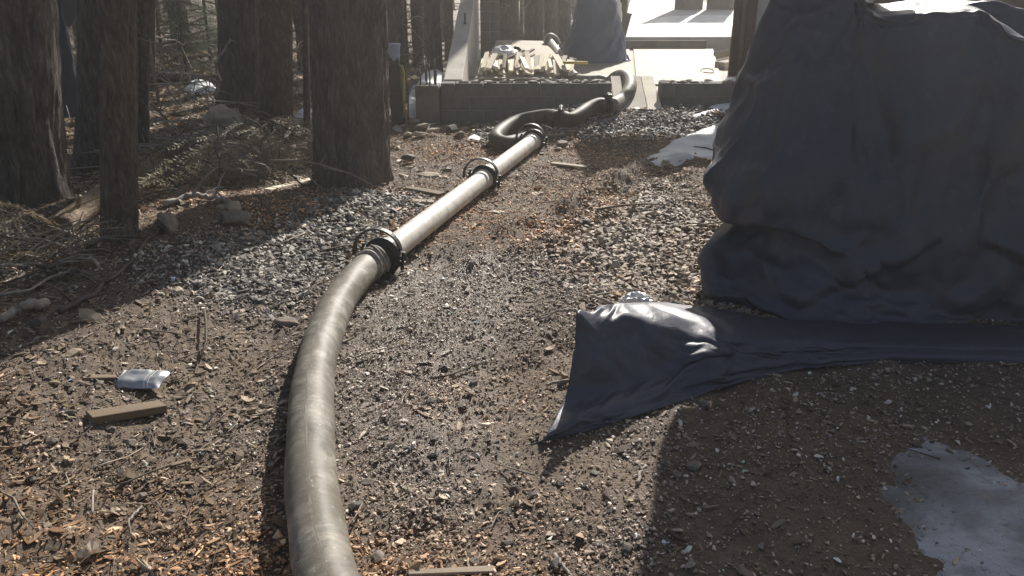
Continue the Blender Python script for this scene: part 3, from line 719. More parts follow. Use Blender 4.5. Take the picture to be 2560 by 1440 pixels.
# two tall dark screens on the terrace
for i, (px0, px1, lab) in enumerate(((1688, 1757, 'dark plank screen standing far back on the terrace, left one'), (1768, 1836, 'dark plank screen far back on the terrace, right one'))):
    p0, p1 = aty(px0, 12, 26.0), aty(px1, 12, 26.0); w = p1.x - p0.x
    t = thing('plank_screen', ((p0.x + p1.x) / 2, 26.0, TZ), lab, 'screen')
    for k in range(6):
        m = MB(); m.box((-w / 2 + w / 6 * (k + .5), 0, 2.6), (w / 6 - .006, .05, 5.2)); m.make('plank', M['siding'], t)
    m = MB(); m.box((0, .06, 2.6), (w, .05, 5.2)); m.make('backing', M['siding'], t)
snow_patch([(1592, 82), (1690, 86), (1810, 84), (1845, 60), (1835, 40), (1745, 38), (1640, 44), (1600, 60)], .03, 'glaring thin snow spread over the terrace behind the step', TZ, .25, 12, .4)

# ------------------------------------------------------------------ potted grass
p = aty(1551, 86, 14.85); pot = thing('potted_plant', (p.x, 14.85, TZ), 'square tapered dark pot with upright grass on the terrace edge', 'plant')
m = MB(); V = []; prof = [(.085, 0), (.095, .05), (.155, .36), (.168, .36), (.168, .39), (.145, .39), (.14, .34)]
for rr, zz_ in prof: V += [(-rr, -rr, zz_), (rr, -rr, zz_), (rr, rr, zz_), (-rr, rr, zz_)]
Fq = [(i * 4 + k, i * 4 + (k + 1) % 4, i * 4 + 4 + (k + 1) % 4, i * 4 + 4 + k) for i in range(len(prof) - 1) for k in range(4)] + [(24, 25, 26, 27), (3, 2, 1, 0)]
m.add(V, Fq); m.make('pot', M['clay'], pot)
r = random.Random(8); V, Fq = [], []
for i in range(170):
    a = r.uniform(0, 6.28); q = r.uniform(0, .11); b0 = np.array([math.cos(a) * q, math.sin(a) * q, .335]); ht = r.uniform(.35, .75); ln = np.array([math.cos(a), math.sin(a), 0]) * r.uniform(.02, .14)
    w = np.array([-math.sin(a), math.cos(a), 0]) * .006; b_ = len(V)
    V += [b0 - w, b0 + w, b0 + ln * .4 + w + [0, 0, ht * .6], b0 + ln * .4 - w + [0, 0, ht * .6], b0 + ln + [0, 0, ht]]
    Fq += [(b_, b_ + 1, b_ + 2, b_ + 3), (b_ + 3, b_ + 2, b_ + 4)]
link('grass_blades', mesh('grass_blades', V, Fq, M['grass']), pot)['kind'] = 'stuff'

# ------------------------------------------------------------------ draped sheets
def grid_mesh(name, Wp, nu, nv, mat, disp=None, solid=0, closed=False):
    # Wp[row][col] control points -> Catmull-Rom surface, displaced along its normal
    A = np.array([[tuple(p) for p in row] for row in Wp], float)
    rows = np.stack([cr(A[i], nu) for i in range(len(A))])
    S_ = np.stack([cr(rows[:, j], nv) for j in range(rows.shape[1])], 1)
    du, dv = np.gradient(S_, axis=1), np.gradient(S_, axis=0); nn = np.cross(du, dv); nn /= np.linalg.norm(nn, axis=2)[..., None] + 1e-9
    if disp is not None: S_ = S_ + nn * disp(S_[..., 0], S_[..., 1], S_[..., 2])[..., None]
    h, w = S_.shape[:2]; I = np.arange(h * w).reshape(h, w)
    Fq = np.stack([I[:-1, :-1], I[1:, :-1], I[1:, 1:], I[:-1, 1:]], -1).reshape(-1, 4)
    me = mesh(name, S_.reshape(-1, 3), Fq.tolist(), mat, True)
    return me, S_
def crumple(a1, f1, a2, f2, seed, a3=0, f3=30):
    def d(x, y, z):
        wx = .25 * fbm(x * 1.7, y * 1.7, z * 1.7, 2, seed + 9)
        r1 = 1 - np.abs(fbm((x + wx) * f1, (y - wx) * f1, (z + wx) * f1, 2, seed)) * 2.5
        r2 = 1 - np.abs(fbm((x + wx) * f2, (y + wx) * f2, (z - wx) * f2, 2, seed + 3)) * 2.5
        return a1 * (r1 - .3) + a2 * (r2 - .3) + a3 * fbm(x * f3, y * f3, z * f3, 2, seed + 6)
    return d
def creases(seed, n=7, amp=.012, fr=(1.2, 4.5), mask=1.3):
    r = np.random.default_rng(seed); W_ = []
    for k in range(n):
        d = r.normal(size=3); d[1] *= .35; d /= np.linalg.norm(d); f = np.exp(r.uniform(np.log(fr[0]), np.log(fr[1]))); W_.append((d, f, r.random() * 9, k))
    def q(x, y, z):
        out = 0
        for d, f, ph, k in W_:
            u = (x * d[0] + y * d[1] + z * d[2]) * f + ph + .30 * fbm(x * 1.1, y * 1.1, z * 1.1, 2, seed + k)
            t = np.abs((u % 1) * 2 - 1); t = np.abs(t) ** .8
            m_ = sm(fbm(x * mask + k * 7, y * mask, z * mask, 2, seed + 40 + k) * 2.4 + .25)
            out = out + amp * (fr[0] / f) ** .75 * (t - .5) * m_
        return out
    return q
def settle(Sg, inward, pin, frames, slack, bend=.1, stiff=14, ground=False, face=None, work=None):
    h, w = Sg.shape[:2]; I = np.arange(h * w).reshape(h, w); Fq = np.stack([I[:-1, :-1], I[1:, :-1], I[1:, 1:], I[:-1, 1:]], -1).reshape(-1, 4).tolist()
    du, dv = np.gradient(Sg, axis=1), np.gradient(Sg, axis=0); n = np.cross(du, dv); n /= np.linalg.norm(n, axis=2)[..., None] + 1e-9
    if (n * np.asarray(face(Sg))).sum(-1).mean() < 0: n = -n
    made = []
    def body(name, V, F_):
        o = link(name, mesh(name, V, F_)); made.append(o); return o
    def solid(o, out, fr):
        o.modifiers.new('collision', 'COLLISION'); c = o.collision; c.thickness_outer = out; c.thickness_inner = .1; c.cloth_friction = fr; c.use_culling = False
    solid(body('load', (Sg - n * inward).reshape(-1, 3), Fq), .006, 12)
    if ground:
        a, b = np.meshgrid(np.linspace(-.3, 4.5, 70), np.linspace(1.6, 4.2, 40)); J = np.arange(a.size).reshape(a.shape)
        solid(body('load', np.stack([a, b, g(a, b) - .004], -1).reshape(-1, 3), np.stack([J[:-1, :-1], J[:-1, 1:], J[1:, 1:], J[1:, :-1]], -1).reshape(-1, 4).tolist()), .004, 20)
    o = body('sheet', (Sg + n * .006 + np.random.default_rng(3).normal(0, .002, Sg.shape)).reshape(-1, 3), Fq)
    vg = o.vertex_groups.new(name='pin')
    vg.add([int(i) for i in np.nonzero(pin.ravel())[0]], 1.0, 'REPLACE')
    m = o.modifiers.new('cloth', 'CLOTH'); st = m.settings; st.quality = 6; st.mass = .12
    st.tension_stiffness = st.compression_stiffness = stiff; st.shear_stiffness = stiff * .6; st.bending_stiffness = bend; st.air_damping = 2
    st.tension_damping = st.compression_damping = st.shear_damping = 8; st.bending_damping = .5
    st.vertex_group_mass = 'pin'; st.shrink_min = -slack
    cs = m.collision_settings; cs.collision_quality = 2; cs.distance_min = .004; cs.use_self_collision = True; cs.self_distance_min = .006
    m.point_cache.frame_start = 1; m.point_cache.frame_end = frames + 2
    for f in range(1, frames + 1): S.frame_set(f)
    ev = o.evaluated_get(bpy.context.evaluated_depsgraph_get()); V = np.empty(h * w * 3, np.float32); ev.data.vertices.foreach_get('co', V)
    for q in made: d_ = q.data; bpy.data.objects.remove(q); bpy.data.meshes.remove(d_)
    S.frame_set(1)
    P = V.reshape(Sg.shape)
    if work is not None:
        du, dv = np.gradient(P, axis=1), np.gradient(P, axis=0); n2 = np.cross(du, dv); n2 /= np.linalg.norm(n2, axis=2)[..., None] + 1e-9
        if (n2 * np.asarray(face(P))).sum(-1).mean() < 0: n2 = -n2
        P = P + n2 * work(P[..., 0], P[..., 1], P[..., 2])[..., None]
    return P, Fq
def settled(name, Sg, mat, *a, **k):
    P, Fq = settle(Sg, *a, **k); return mesh(name, P.reshape(-1, 3), Fq, mat, True)
Y_ = lambda row: [aty(*q) for q in row]
rows = [
 [(1945, -60, 4.3), (2000, -75, 4.15), (2080, -65, 4.0), (2150, -15, 3.9), (2193, 36, 3.72), (2330, 27, 3.62), (2455, 24, 3.6), (2560, 92, 3.5), (2900, 260, 3.4)],
 [(1940, -10, 4.25), (1998, -15, 4.08), (2078, -10, 3.95), (2148, 25, 3.86), (2194, 44, 3.70), (2330, 40, 3.60), (2455, 38, 3.58), (2560, 110, 3.48), (2900, 270, 3.4)],
 [(1908, 85, 4.2), (1985, 75, 3.98), (2070, 70, 3.85), (2140, 85, 3.78), (2200, 110, 3.66), (2330, 110, 3.58), (2455, 110, 3.55), (2560, 170, 3.46), (2900, 300, 3.4)],
 [(1885, 165, 4.15), (1960, 150, 3.92), (2050, 160, 3.78), (2130, 180, 3.70), (2200, 200, 3.62), (2330, 200, 3.54), (2455, 200, 3.5), (2560, 240, 3.45), (2900, 340, 3.4)],
 [(1856, 248, 4.0), (1930, 235, 3.83), (2030, 250, 3.7), (2120, 270, 3.62), (2200, 285, 3.57), (2330, 290, 3.5), (2455, 290, 3.47), (2560, 310, 3.44), (2900, 380, 3.4)],
 [(1822, 340, 3.90), (1900, 340, 3.68), (2010, 350, 3.58), (2120, 360, 3.52), (2200, 370, 3.50), (2330, 370, 3.46), (2455, 370, 3.44), (2560, 380, 3.42), (2900, 420, 3.38)],
 [(1776, 430, 3.84), (1860, 430, 3.60), (1990, 440, 3.48), (2120, 445, 3.45), (2200, 445, 3.44), (2330, 445, 3.42), (2455, 450, 3.40), (2560, 455, 3.38), (2900, 480, 3.36)],
 [(1796, 512, 3.88), (1880, 510, 3.62), (1995, 520, 3.48), (2120, 520, 3.43), (2200, 520, 3.40), (2330, 525, 3.39), (2455, 530, 3.40), (2560, 535, 3.38), (2900, 560, 3.36)],
 [(1834, 543, 3.92), (1905, 562, 3.72), (2005, 572, 3.47), (2120, 580, 3.40), (2200, 585, 3.40), (2330, 590, 3.40), (2455, 595, 3.42), (2560, 600, 3.40), (2900, 620, 3.38)],
 [(1788, 588, 3.84), (1880, 625, 3.66), (1990, 645, 3.48), (2120, 650, 3.42), (2200, 655, 3.42), (2330, 660, 3.42), (2455, 665, 3.42), (2560, 668, 3.42), (2900, 680, 3.4)],
 [(1756, 655, 3.76), (1860, 695, 3.55), (1995, 710, 3.42), (2120, 715, 3.38), (2200, 720, 3.38), (2330, 725, 3.40), (2455, 730, 3.42), (2560, 735, 3.42), (2900, 740, 3.4)],
 [(1758, 715, 3.70), (1860, 755, 3.48), (2000, 775, 3.34), (2120, 780, 3.32), (2200, 785, 3.32), (2330, 790, 3.34), (2455, 790, 3.36), (2560, 790, 3.36), (2900, 790, 3.36)],
 [(1815, 762, 3.66), (1915, 790, 3.44), (2050, 820, 3.26), (2150, 830, 3.22), (2220, 835, 3.22), (2330, 838, 3.24), (2455, 840, 3.26), (2560, 840, 3.26), (2900, 840, 3.26)]]
Wt = [Y_(q) for q in rows]
last = [spot(px, py, .012) for px, py in ((1850, 800), (1950, 850), (2080, 868), (2170, 878), (2230, 882), (2330, 886), (2455, 888), (2560, 890), (2900, 895))]
Wt.append(last)
side = {3: (1893, 150, 4.42), 4: (1812, 262, 4.32), 5: (1778, 352, 4.2), 6: (1764, 420, 4.02)}
for i, row in enumerate(Wt):
    p = row[0]
    s1 = aty(*side[i]) if i in side else p + Vector((.42, .8, 0))
    s2 = Vector((s1.x + .45, s1.y + .75, p.z * .96))
    row.insert(0, s1); row.insert(0, s2)
top1 = [p + Vector((.10, .35, .012)) for p in Wt[0]]; top2 = [Vector((p.x + .35, p.y + .8, p.z * .93)) for p in Wt[0]]; top3 = [Vector((p.x + .4, p.y + 1.0, .2)) for p in Wt[0]]
Wt = [top3, top2, top1] + Wt
heap = thing('covered_heap', (2.0, 3.9, 0), 'tall bulging heap wrapped in a dark slate tarp at the right', 'tarp heap')
LEDGE = [([(1868, 224, 3.95), (1920, 195, 3.93), (1962, 170, 3.9), (2032, 134, 3.82)], .050, .06, 1), ([(1948, 118, 3.98), (1975, 62, 4.0), (2008, 50, 4.0), (2036, 48, 3.98), (2062, 10, 3.95)], .035, .05, 1),
         ([(1905, 560, 3.7), (1888, 640, 3.62), (1925, 730, 3.5), (2010, 763, 3.36), (2120, 716, 3.38), (2260, 640, 3.42), (2430, 560, 3.4)], .055, .14, -1, .02), ([(2432, 594, 3.42), (2500, 622, 3.41), (2580, 655, 3.4), (2700, 690, 3.4)], .05, .12, -1, .012),
         ([(2150, 470, 3.43), (2010, 420, 3.5), (1930, 330, 3.66), (1880, 300, 3.8)], .022, .12, -1, .10), ([(2560, 390, 3.42), (2330, 300, 3.49), (2150, 180, 3.69), (2070, 140, 3.77)], .03, .14, 1, .12)]
LEDGE = [([aty(*q) for q in L_[0]], L_[1], L_[2], L_[3], L_[4] if len(L_) > 4 else .012) for L_ in LEDGE]
def ledges(x, z):
    out = 0
    for pl, h, w, sg, so_ in LEDGE:
        best = np.full(np.shape(x), 1e9); sd_ = np.zeros(np.shape(x)); et = np.zeros(np.shape(x)); n = len(pl) - 1
        for i, (a, b) in enumerate(zip(pl[:-1], pl[1:])):
            ex, ez = b.x - a.x, b.z - a.z; L2 = ex * ex + ez * ez; t = np.clip(((x - a.x) * ex + (z - a.z) * ez) / L2, 0, 1)
            dx, dz = x - a.x - t * ex, z - a.z - t * ez; d = np.hypot(dx, dz); m_ = d < best; best = np.where(m_, d, best)
            side_ = np.sign(ex * dz - ez * dx) * (1 if ex > 0 else -1); sd_ = np.where(m_, side_ * d, sd_); et = np.where(m_, (i + t) / n, et)
        q = -sd_ * sg; k_ = np.exp(-np.maximum(q, 0) / w) * sm((q + so_ * .4) / so_); out = out + h * k_ * sm(et / .18) * sm((1 - et) / .18)
    return out
NV, NU = 6, 8
_, H_ = grid_mesh('shape', Wt, NU, NV, None); hh, hw = H_.shape[:2]; pin = np.zeros((hh, hw), bool)
pin[:3] = pin[-2:] = True; pin[:, :4] = pin[:, -4:] = True                       # tucked in behind, below and out to the right
RI = np.arange(hh)[:, None]; pin |= (np.abs(RI - 11 * NV) <= 1) & (H_[..., 0] < 1.25)   # tied in at the waist
for r0, x0 in ((3, 1.60), (3, 2.0), (5, 1.34)):                                  # caught on the corners of the load
    j_ = int(np.argmin(np.abs(H_[r0 * NV, :, 0] - x0))); pin[r0 * NV - 1:r0 * NV + 2, j_ - 1:j_ + 2] = True
pin |= (RI >= 3 * NV - 3) & (RI <= 3 * NV) & (H_[..., 0] > 1.57) & (H_[..., 0] < 2.08)
me = settled('tarp_cover', H_, M['tarp'], .040, pin, 42, .075, .08, 14, face=lambda q: (0, -1, 0), work=lambda x, y, z: -.012 + (ledges(x, z) + creases(161, 9, .048, (.9, 3.5))(x, y, z) + creases(163, 9, .013, (4, 11), 2.0)(x, y, z)) * (1 - .9 * sm((z - 1.18) / .12) * sm((x - 1.45) / .12)))
tc = link('tarp_cover', me, heap); tc.location = (-2.0, -3.9, 0)
md = tc.modifiers.new('smooth', 'SUBSURF'); md.levels = md.render_levels = 1
Wd = []
for z, k_ in [(1.38, .90), (1.42, .98), (1.70, 1.0), (1.95, .97), (2.12, .75), (2.20, .35), (2.21, .01)]:
    Wd.append([Vector((1.535 + .40 * k_ * abs(math.cos(q)) ** .6 * math.copysign(1, math.cos(q)), 4.42 + .22 * k_ * abs(math.sin(q)) ** .6 * math.copysign(1, math.sin(q)), z)) for q in np.linspace(0, 2 * math.pi, 17)])
me, _ = grid_mesh('shade_lump', Wd, 6, 10, M['tarp'], crumple(.02, 3, .008, 9, 63)); o = link('shade_lump', me, heap); o.location = (-2.0, -3.9, 0)  # unseen lump added over the heap to cast the foreground shade
Wd = [[aty(*q) for q in ((2235, 34, 3.80), (2330, 22, 3.95), (2430, 7, 4.0), (2480, 3, 4.0), (2560, 26, 3.95), (2700, 60, 3.9), (2950, 130, 3.9))],
      [aty(*q) for q in ((2235, 38, 3.77), (2330, 30, 3.90), (2430, 15, 3.94), (2480, 12, 3.94), (2560, 36, 3.88), (2700, 70, 3.83), (2950, 140, 3.8))],
      [aty(*q) for q in ((2235, 60, 3.76), (2330, 60, 3.88), (2430, 70, 3.90), (2480, 80, 3.88), (2560, 140, 3.82), (2700, 200, 3.78), (2950, 250, 3.75))]]
Wd.insert(0, [p_ + Vector((.02, .35, -.02)) for p_ in Wd[0]])
me, _ = grid_mesh('tarp_fold', Wd, 14, 10, M['tarp'], crumple(.003, 6, .003, 16, 66)); o = link('tarp_fold', me, heap); o.location = (-2.0, -3.9, 0)
# flap trailing on the ground
fl = []
fl.append([aty(*q) for q in [(1505, 764, 3.1), (1545, 764, 3.2), (1600, 760, 3.3), (1660, 762, 3.35), (1740, 768, 3.4), (1815, 775, 3.45), (1900, 790, 3.45), (2100, 800, 3.4), (2300, 810, 3.3), (2900, 830, 3.3)]])
fl.append([aty(*q) for q in [(1470, 768, 2.86), (1520, 782, 2.95), (1578, 776, 3.02), (1645, 782, 3.06), (1735, 797, 3.12), (1825, 802, 3.2), (1930, 815, 3.2), (2100, 825, 3.2), (2300, 835, 3.15), (2900, 850, 3.15)]])
fl.append([aty(*q) for q in [(1442, 779, 2.66), (1500, 806, 2.72), (1550, 791, 2.78), (1630, 803, 2.82), (1720, 828, 2.88), (1830, 838, 2.95), (1950, 850, 3.0), (2100, 858, 3.03), (2300, 865, 3.03), (2900, 875, 3.03)]])
fl.append([aty(*q) for q in [(1438, 830, 2.635), (1500, 850, 2.67), (1555, 842, 2.73), (1635, 848, 2.78), (1725, 862, 2.85), (1830, 865, 2.93), (1950, 868, 2.98), (2100, 870, 3.02), (2300, 873, 3.02), (2900, 880, 3.02)]])
fl.append([aty(*q) for q in [(1430, 900, 2.6), (1500, 905, 2.62), (1560, 895, 2.68), (1640, 893, 2.74), (1730, 897, 2.82), (1830, 893, 2.9), (1950, 888, 2.96), (2100, 880, 3.0), (2300, 880, 3.0), (2900, 890, 3.0)]])
fl.append([aty(*q) for q in [(1414, 990, 2.55), (1490, 985, 2.58), (1560, 965, 2.65), (1650, 945, 2.73), (1740, 925, 2.8), (1840, 912, 2.87), (1950, 900, 2.93), (2100, 892, 2.97), (2300, 890, 2.97), (2900, 900, 2.97)]])
fl.append([spot(px, py, h) for px, py, h in [(1366, 1088, .035), (1432, 1050, .05), (1478, 1028, .05), (1560, 1000, .05), (1675, 955, .05), (1800, 930, .045), (1950, 910, .03), (2100, 900, .02), (2300, 897, .02), (2900, 905, .02)]])
fl.append([spot(px, py, h) for px, py, h in [(1340, 1103, .012), (1418, 1070, .02), (1480, 1050, .02), (1570, 1022, .02), (1690, 980, .015), (1820, 945, .012), (1960, 920, .01), (2110, 907, .008), (2300, 902, .008), (2900, 912, .008)]])
fl.append([spot(px, py, h) for px, py, h in [(1312, 1116, .004), (1420, 1090, .004), (1495, 1072, .004), (1590, 1042, .004), (1710, 1002, .004), (1840, 962, .004), (1970, 930, .004), (2120, 915, .004), (2300, 908, .004), (2900, 920, .004)]])
_, F_ = grid_mesh('shape', fl, 6, 5, None); pin = np.zeros(F_.shape[:2], bool); pin[:2] = pin[-2:] = True; pin[:, -12:] = True; pin[9:, 0:3] = True; pin[9:12, 3:26:7] = True
me = settled('tarp_flap', F_, M['tarp'], .010, pin, 26, .045, .08, 14, True, face=lambda q: (0, 0, 1), work=creases(177, 8, .008, (2, 9), 2))
f_ = link('tarp_flap', me, heap); f_.location = (-2.0, -3.9, 0)
md = f_.modifiers.new('smooth', 'SUBSURF'); md.levels = md.render_levels = 1
sol = f_.modifiers.new('thickness', 'SOLIDIFY'); sol.thickness = .003
p = aty(1477, 776, 2.80); m = MB(); a_ = np.linspace(0, 2 * math.pi, 15); V, Fq, _ = tube([(p.x + .018 * math.cos(q), p.y + .018 * math.sin(q), p.z + .016) for q in a_], .005, 6, False)
m.add(V, Fq); o = m.make('grommet', M['rust'], heap, True); o.location = (-2.0, -3.9, 0)
# pale crumpled plastic scraps by the flap
def crumpled(name, loc, dims, mat, label, cat, seed, amp=.25, freq=1.6, smooth=True):
    bm = bmesh.new(); bmesh.ops.create_icosphere(bm, subdivisions=4, radius=1)
    P = np.array([v.co for v in bm.verts]); rr = 1 + amp * (1 - 2.2 * np.abs(fbm(P[:, 0] * freq, P[:, 1] * freq, P[:, 2] * freq, 3, seed))) + amp * .3 * fbm(P[:, 0] * 5, P[:, 1] * 5, P[:, 2] * 5, 2, seed + 1)
    P = P * rr[:, None] * np.array(dims) / 2; P[:, 2] = np.maximum(P[:, 2], -dims[2] * .42)
    for v, q in zip(bm.verts, P): v.co = q
    me = bpy.data.meshes.new(name); bm.to_mesh(me); bm.free(); me.materials.append(mat)
    me.polygons.foreach_set('use_smooth', np.full(len(me.polygons), smooth))
    o = link(name, me); o.location = loc; return tag(o, label, cat)
p = spot(1590, 765); crumpled('plastic_scrap', (p.x, p.y, p.z + .025), (.13, .08, .07), M['plastic'], 'crumpled clear plastic scrap behind the tarp flap', 'plastic', 4, .35, 2.4, False)
# blue-grey draped heap on the slab
bt = thing('draped_heap', (1.18, 12.4, SLAB), 'blue-grey tarp draped over a tall load on the slab', 'tarp heap')
rings = [(0.0, .58, .36), (.06, .52, .34), (.22, .46, .30), (.45, .38, .25), (.75, .30, .20), (1.05, .23, .16), (1.35, .17, .13), (1.55, .11, .09), (1.62, .01, .01)]
Wd = []
for z, a_, b_ in rings:
    Wd.append([Vector((.05 * math.sin(z * 3) + math.cos(q) * a_ * (1 + .10 * math.sin(3 * q + 2 * z)), math.sin(q) * b_, z)) for q in np.linspace(0, 2 * math.pi, 15)])
_, D_ = grid_mesh('shape', Wd, 5, 5, None); pin = np.zeros(D_.shape[:2], bool); pin[-4:] = True; pin[:, 0] = pin[:, -1] = True; pin[0, ::9] = True
me = settled('tarp_drape', D_, M['tarp_blue'], .02, pin, 36, .16, .1, 10, face=lambda q: q * np.array([1, 1, 0])); o = link('tarp_drape', me, bt); md = o.modifiers.new('smooth', 'SUBSURF'); md.levels = md.render_levels = 1
crumpled('plastic_scrap', (1.62, 13.2, SLAB + .55), (.16, .14, .62), M['plastic'], 'shiny crumpled plastic hanging beside the draped heap', 'plastic', 14, .35, 2.0, False)
# drab cloth over a stump
b = aty(572, 318, 7.45); b.z = g1(b.x, b.y); st = thing('stump', (b.x, b.y, b.z), 'tree stump under the drab cloth on the brush pile', 'stump')
trunk('stump_wood', st, .09, .09, -.1, 31, M['bark_mid'], .006, 40, 32, (0, 0), .3, .2)
Wd = []
for z, a_, b_ in [(-.08, .22, .16), (.0, .205, .15), (.08, .18, .13), (.16, .13, .11), (.22, .075, .07), (.25, .005, .005)]:
    Wd.append([Vector((-.06 + .10 * (1 - z * 4) + math.cos(q) * a_ * (1 + .12 * math.sin(4 * q + 5 * z)), math.sin(q) * b_, z)) for q in np.linspace(0, 2 * math.pi, 13)])
me, _ = grid_mesh('drab_cloth', Wd, 9, 12, M['cloth'], lambda x, y, z: crumple(.05, 4.5, .02, 12, 95, .003, 30)(x, y, z) + .028 * np.abs(np.sin(3.5 * np.arctan2(y, x + .04) + 9 * z)) ** .6 * sm((.24 - z) / .12)); o = link('drab_cloth', me); o.location = (b.x, b.y, b.z + .10)
tag(o, 'drab folded cloth draped over the stump on the brush pile', 'cloth')
# hanging tarp and blue canopy in the wood at the left
b = spot(182, 290); t = thing('hanging_tarp', (b.x, b.y, b.z), 'dark blue tarp hanging like a column behind the thick left trunk', 'tarp')
Wd = [[Vector((math.cos(q) * (.11 + .02 * math.sin(3 * q)), math.sin(q) * .10, z)) for q in np.linspace(0, 2 * math.pi, 11)] for z in (0, .4, .8, 1.2, 1.6, 1.9)]
me, _ = grid_mesh('tarp_body', Wd, 6, 8, M['tarp_navy'], crumple(.015, 3, .006, 9, 101)); link('tarp_body', me, t)
cp = thing('tarp_canopy', (b.x, b.y, b.z), 'blue tarp canopy slung between trunks at the top left', 'canopy')
Wd = [[Vector((x, y, 1.13 + (x + .30) * .95 + .05 * y + .03 * math.sin(x * 9))) for x in (-.7, -.3, 0, .3, .7)] for y in (-.4, .2, .9, 1.6)]
me, _ = grid_mesh('canopy_sheet', Wd, 8, 8, M['tarp_blue'], crumple(.02, 2.5, .006, 8, 103)); o = link('canopy_sheet', me, cp); o.modifiers.new('thickness', 'SOLIDIFY').thickness = .004
m = MB(); m.tube([(-.7, .2, -.1), (-.7, .2, .85)], .02, 8); m.make('pole', M['branch'], cp, True)
m = MB(); m.tube([(.6, .9, -.1), (.6, .9, 2.05)], .02, 8); m.make('pole', M['branch'], cp, True)

# ------------------------------------------------------------------ concrete pump line
HR, PR = .0785, .069
def line(name, pts, rad, mat, label, cat, n=28, wob=0, seed=0, per=14):
    P = cr(pts, per); m_ = len(P); r_ = np.full((m_, n), rad)
    if wob:
        L = np.r_[0, np.cumsum(np.linalg.norm(np.diff(P, axis=0), axis=1))]; a = np.linspace(0, 2 * math.pi, n, endpoint=False)
        LL, AA = np.meshgrid(L, a, indexing='ij')
        r_ = r_ + wob * fbm(LL * 4, np.cos(AA) * .8 + seed, np.sin(AA) * .8, 3, seed) 
    V, Fq, UV = tube(P, r_, n)
    t = thing(name, P[0], label, cat)
    o = link(name + '_body', mesh(name, np.array(V) - P[0], Fq, mat, True, UV), t)
    return t, P
def collar(parent, P, i0, i1, rad, mat, org, bands=True):
    Q = P[i0:i1]; V, Fq, UV = tube(Q, rad, 28); Q2 = [Q[0], Q[-1]]
    o = link('end_collar', mesh('end_collar', np.array(V) - org, Fq, mat, True, UV), parent)
    for k in ((0, len(Q) // 2, len(Q) - 1) if bands else (len(Q) - 1,)):
        c = Q[k]; d = Q[min(k + 1, len(Q) - 1)] - Q[max(k - 1, 0)]; d /= np.linalg.norm(d)
        V, Fq, UV = tube([c - d * .006, c - d * .004, c + d * .004, c + d * .006], [rad, rad + .004, rad + .004, rad], 28)
        link('collar_band', mesh('collar_band', np.array(V) - org, Fq, mat, True, UV), o)
C1, C2, C3 = spot(957, 640, PR + .012), spot(1211, 446, PR + .012), spot(1334, 352, PR + .012)
d12 = (C2 - C1).normalized(); d23 = (C3 - C2).normalized()
fp = [spot(905, 1640, HR), spot(848, 1530, HR), spot(813, 1430, HR), spot(789, 1300, HR), spot(778, 1180, HR), spot(777, 1050, HR), spot(786, 940, HR), spot(808, 850, HR), spot(842, 765, HR), spot(883, 705, HR), spot(925, 662, HR), C1 - d12 * .035]
hose, P = line('front_hose', fp, HR, M['hose'], 'thick cement-coated rubber hose in the foreground leading to the pale pipe', 'hose', 36, .006, 5, 24)
collar(hose, P, -30, -3, HR + .004, M['collar'], P[0])
def pipe(a, b, label):
    d = (b - a).normalized(); a2, b2 = a + d * .03, b - d * .03; n = 24
    pts = [a2 + (b2 - a2) * k / n for k in range(n + 1)]; t = thing('steel_pipe', a2, label, 'pipe')
    V, Fq, UV = tube(pts, PR, 36); link('pipe_body', mesh('pipe_body', np.array(V) - np.array(a2), Fq, M['pipe'], True, UV), t)
    for q in (a2, b2 - d * .03):
        V, Fq, UV = tube([q, q + d * .004, q + d * .026, q + d * .03], [PR, PR + .009, PR + .009, PR], 36); link('end_flange', mesh('end_flange', np.array(V) - np.array(a2), Fq, M['pipe'], True, UV), t)
    return t
pipe(C1, C2, 'longer pale steel pipe leading from the front hose to the middle clamp')
pipe(C2, C3, 'farther pale steel pipe between the middle clamp and the black hose')
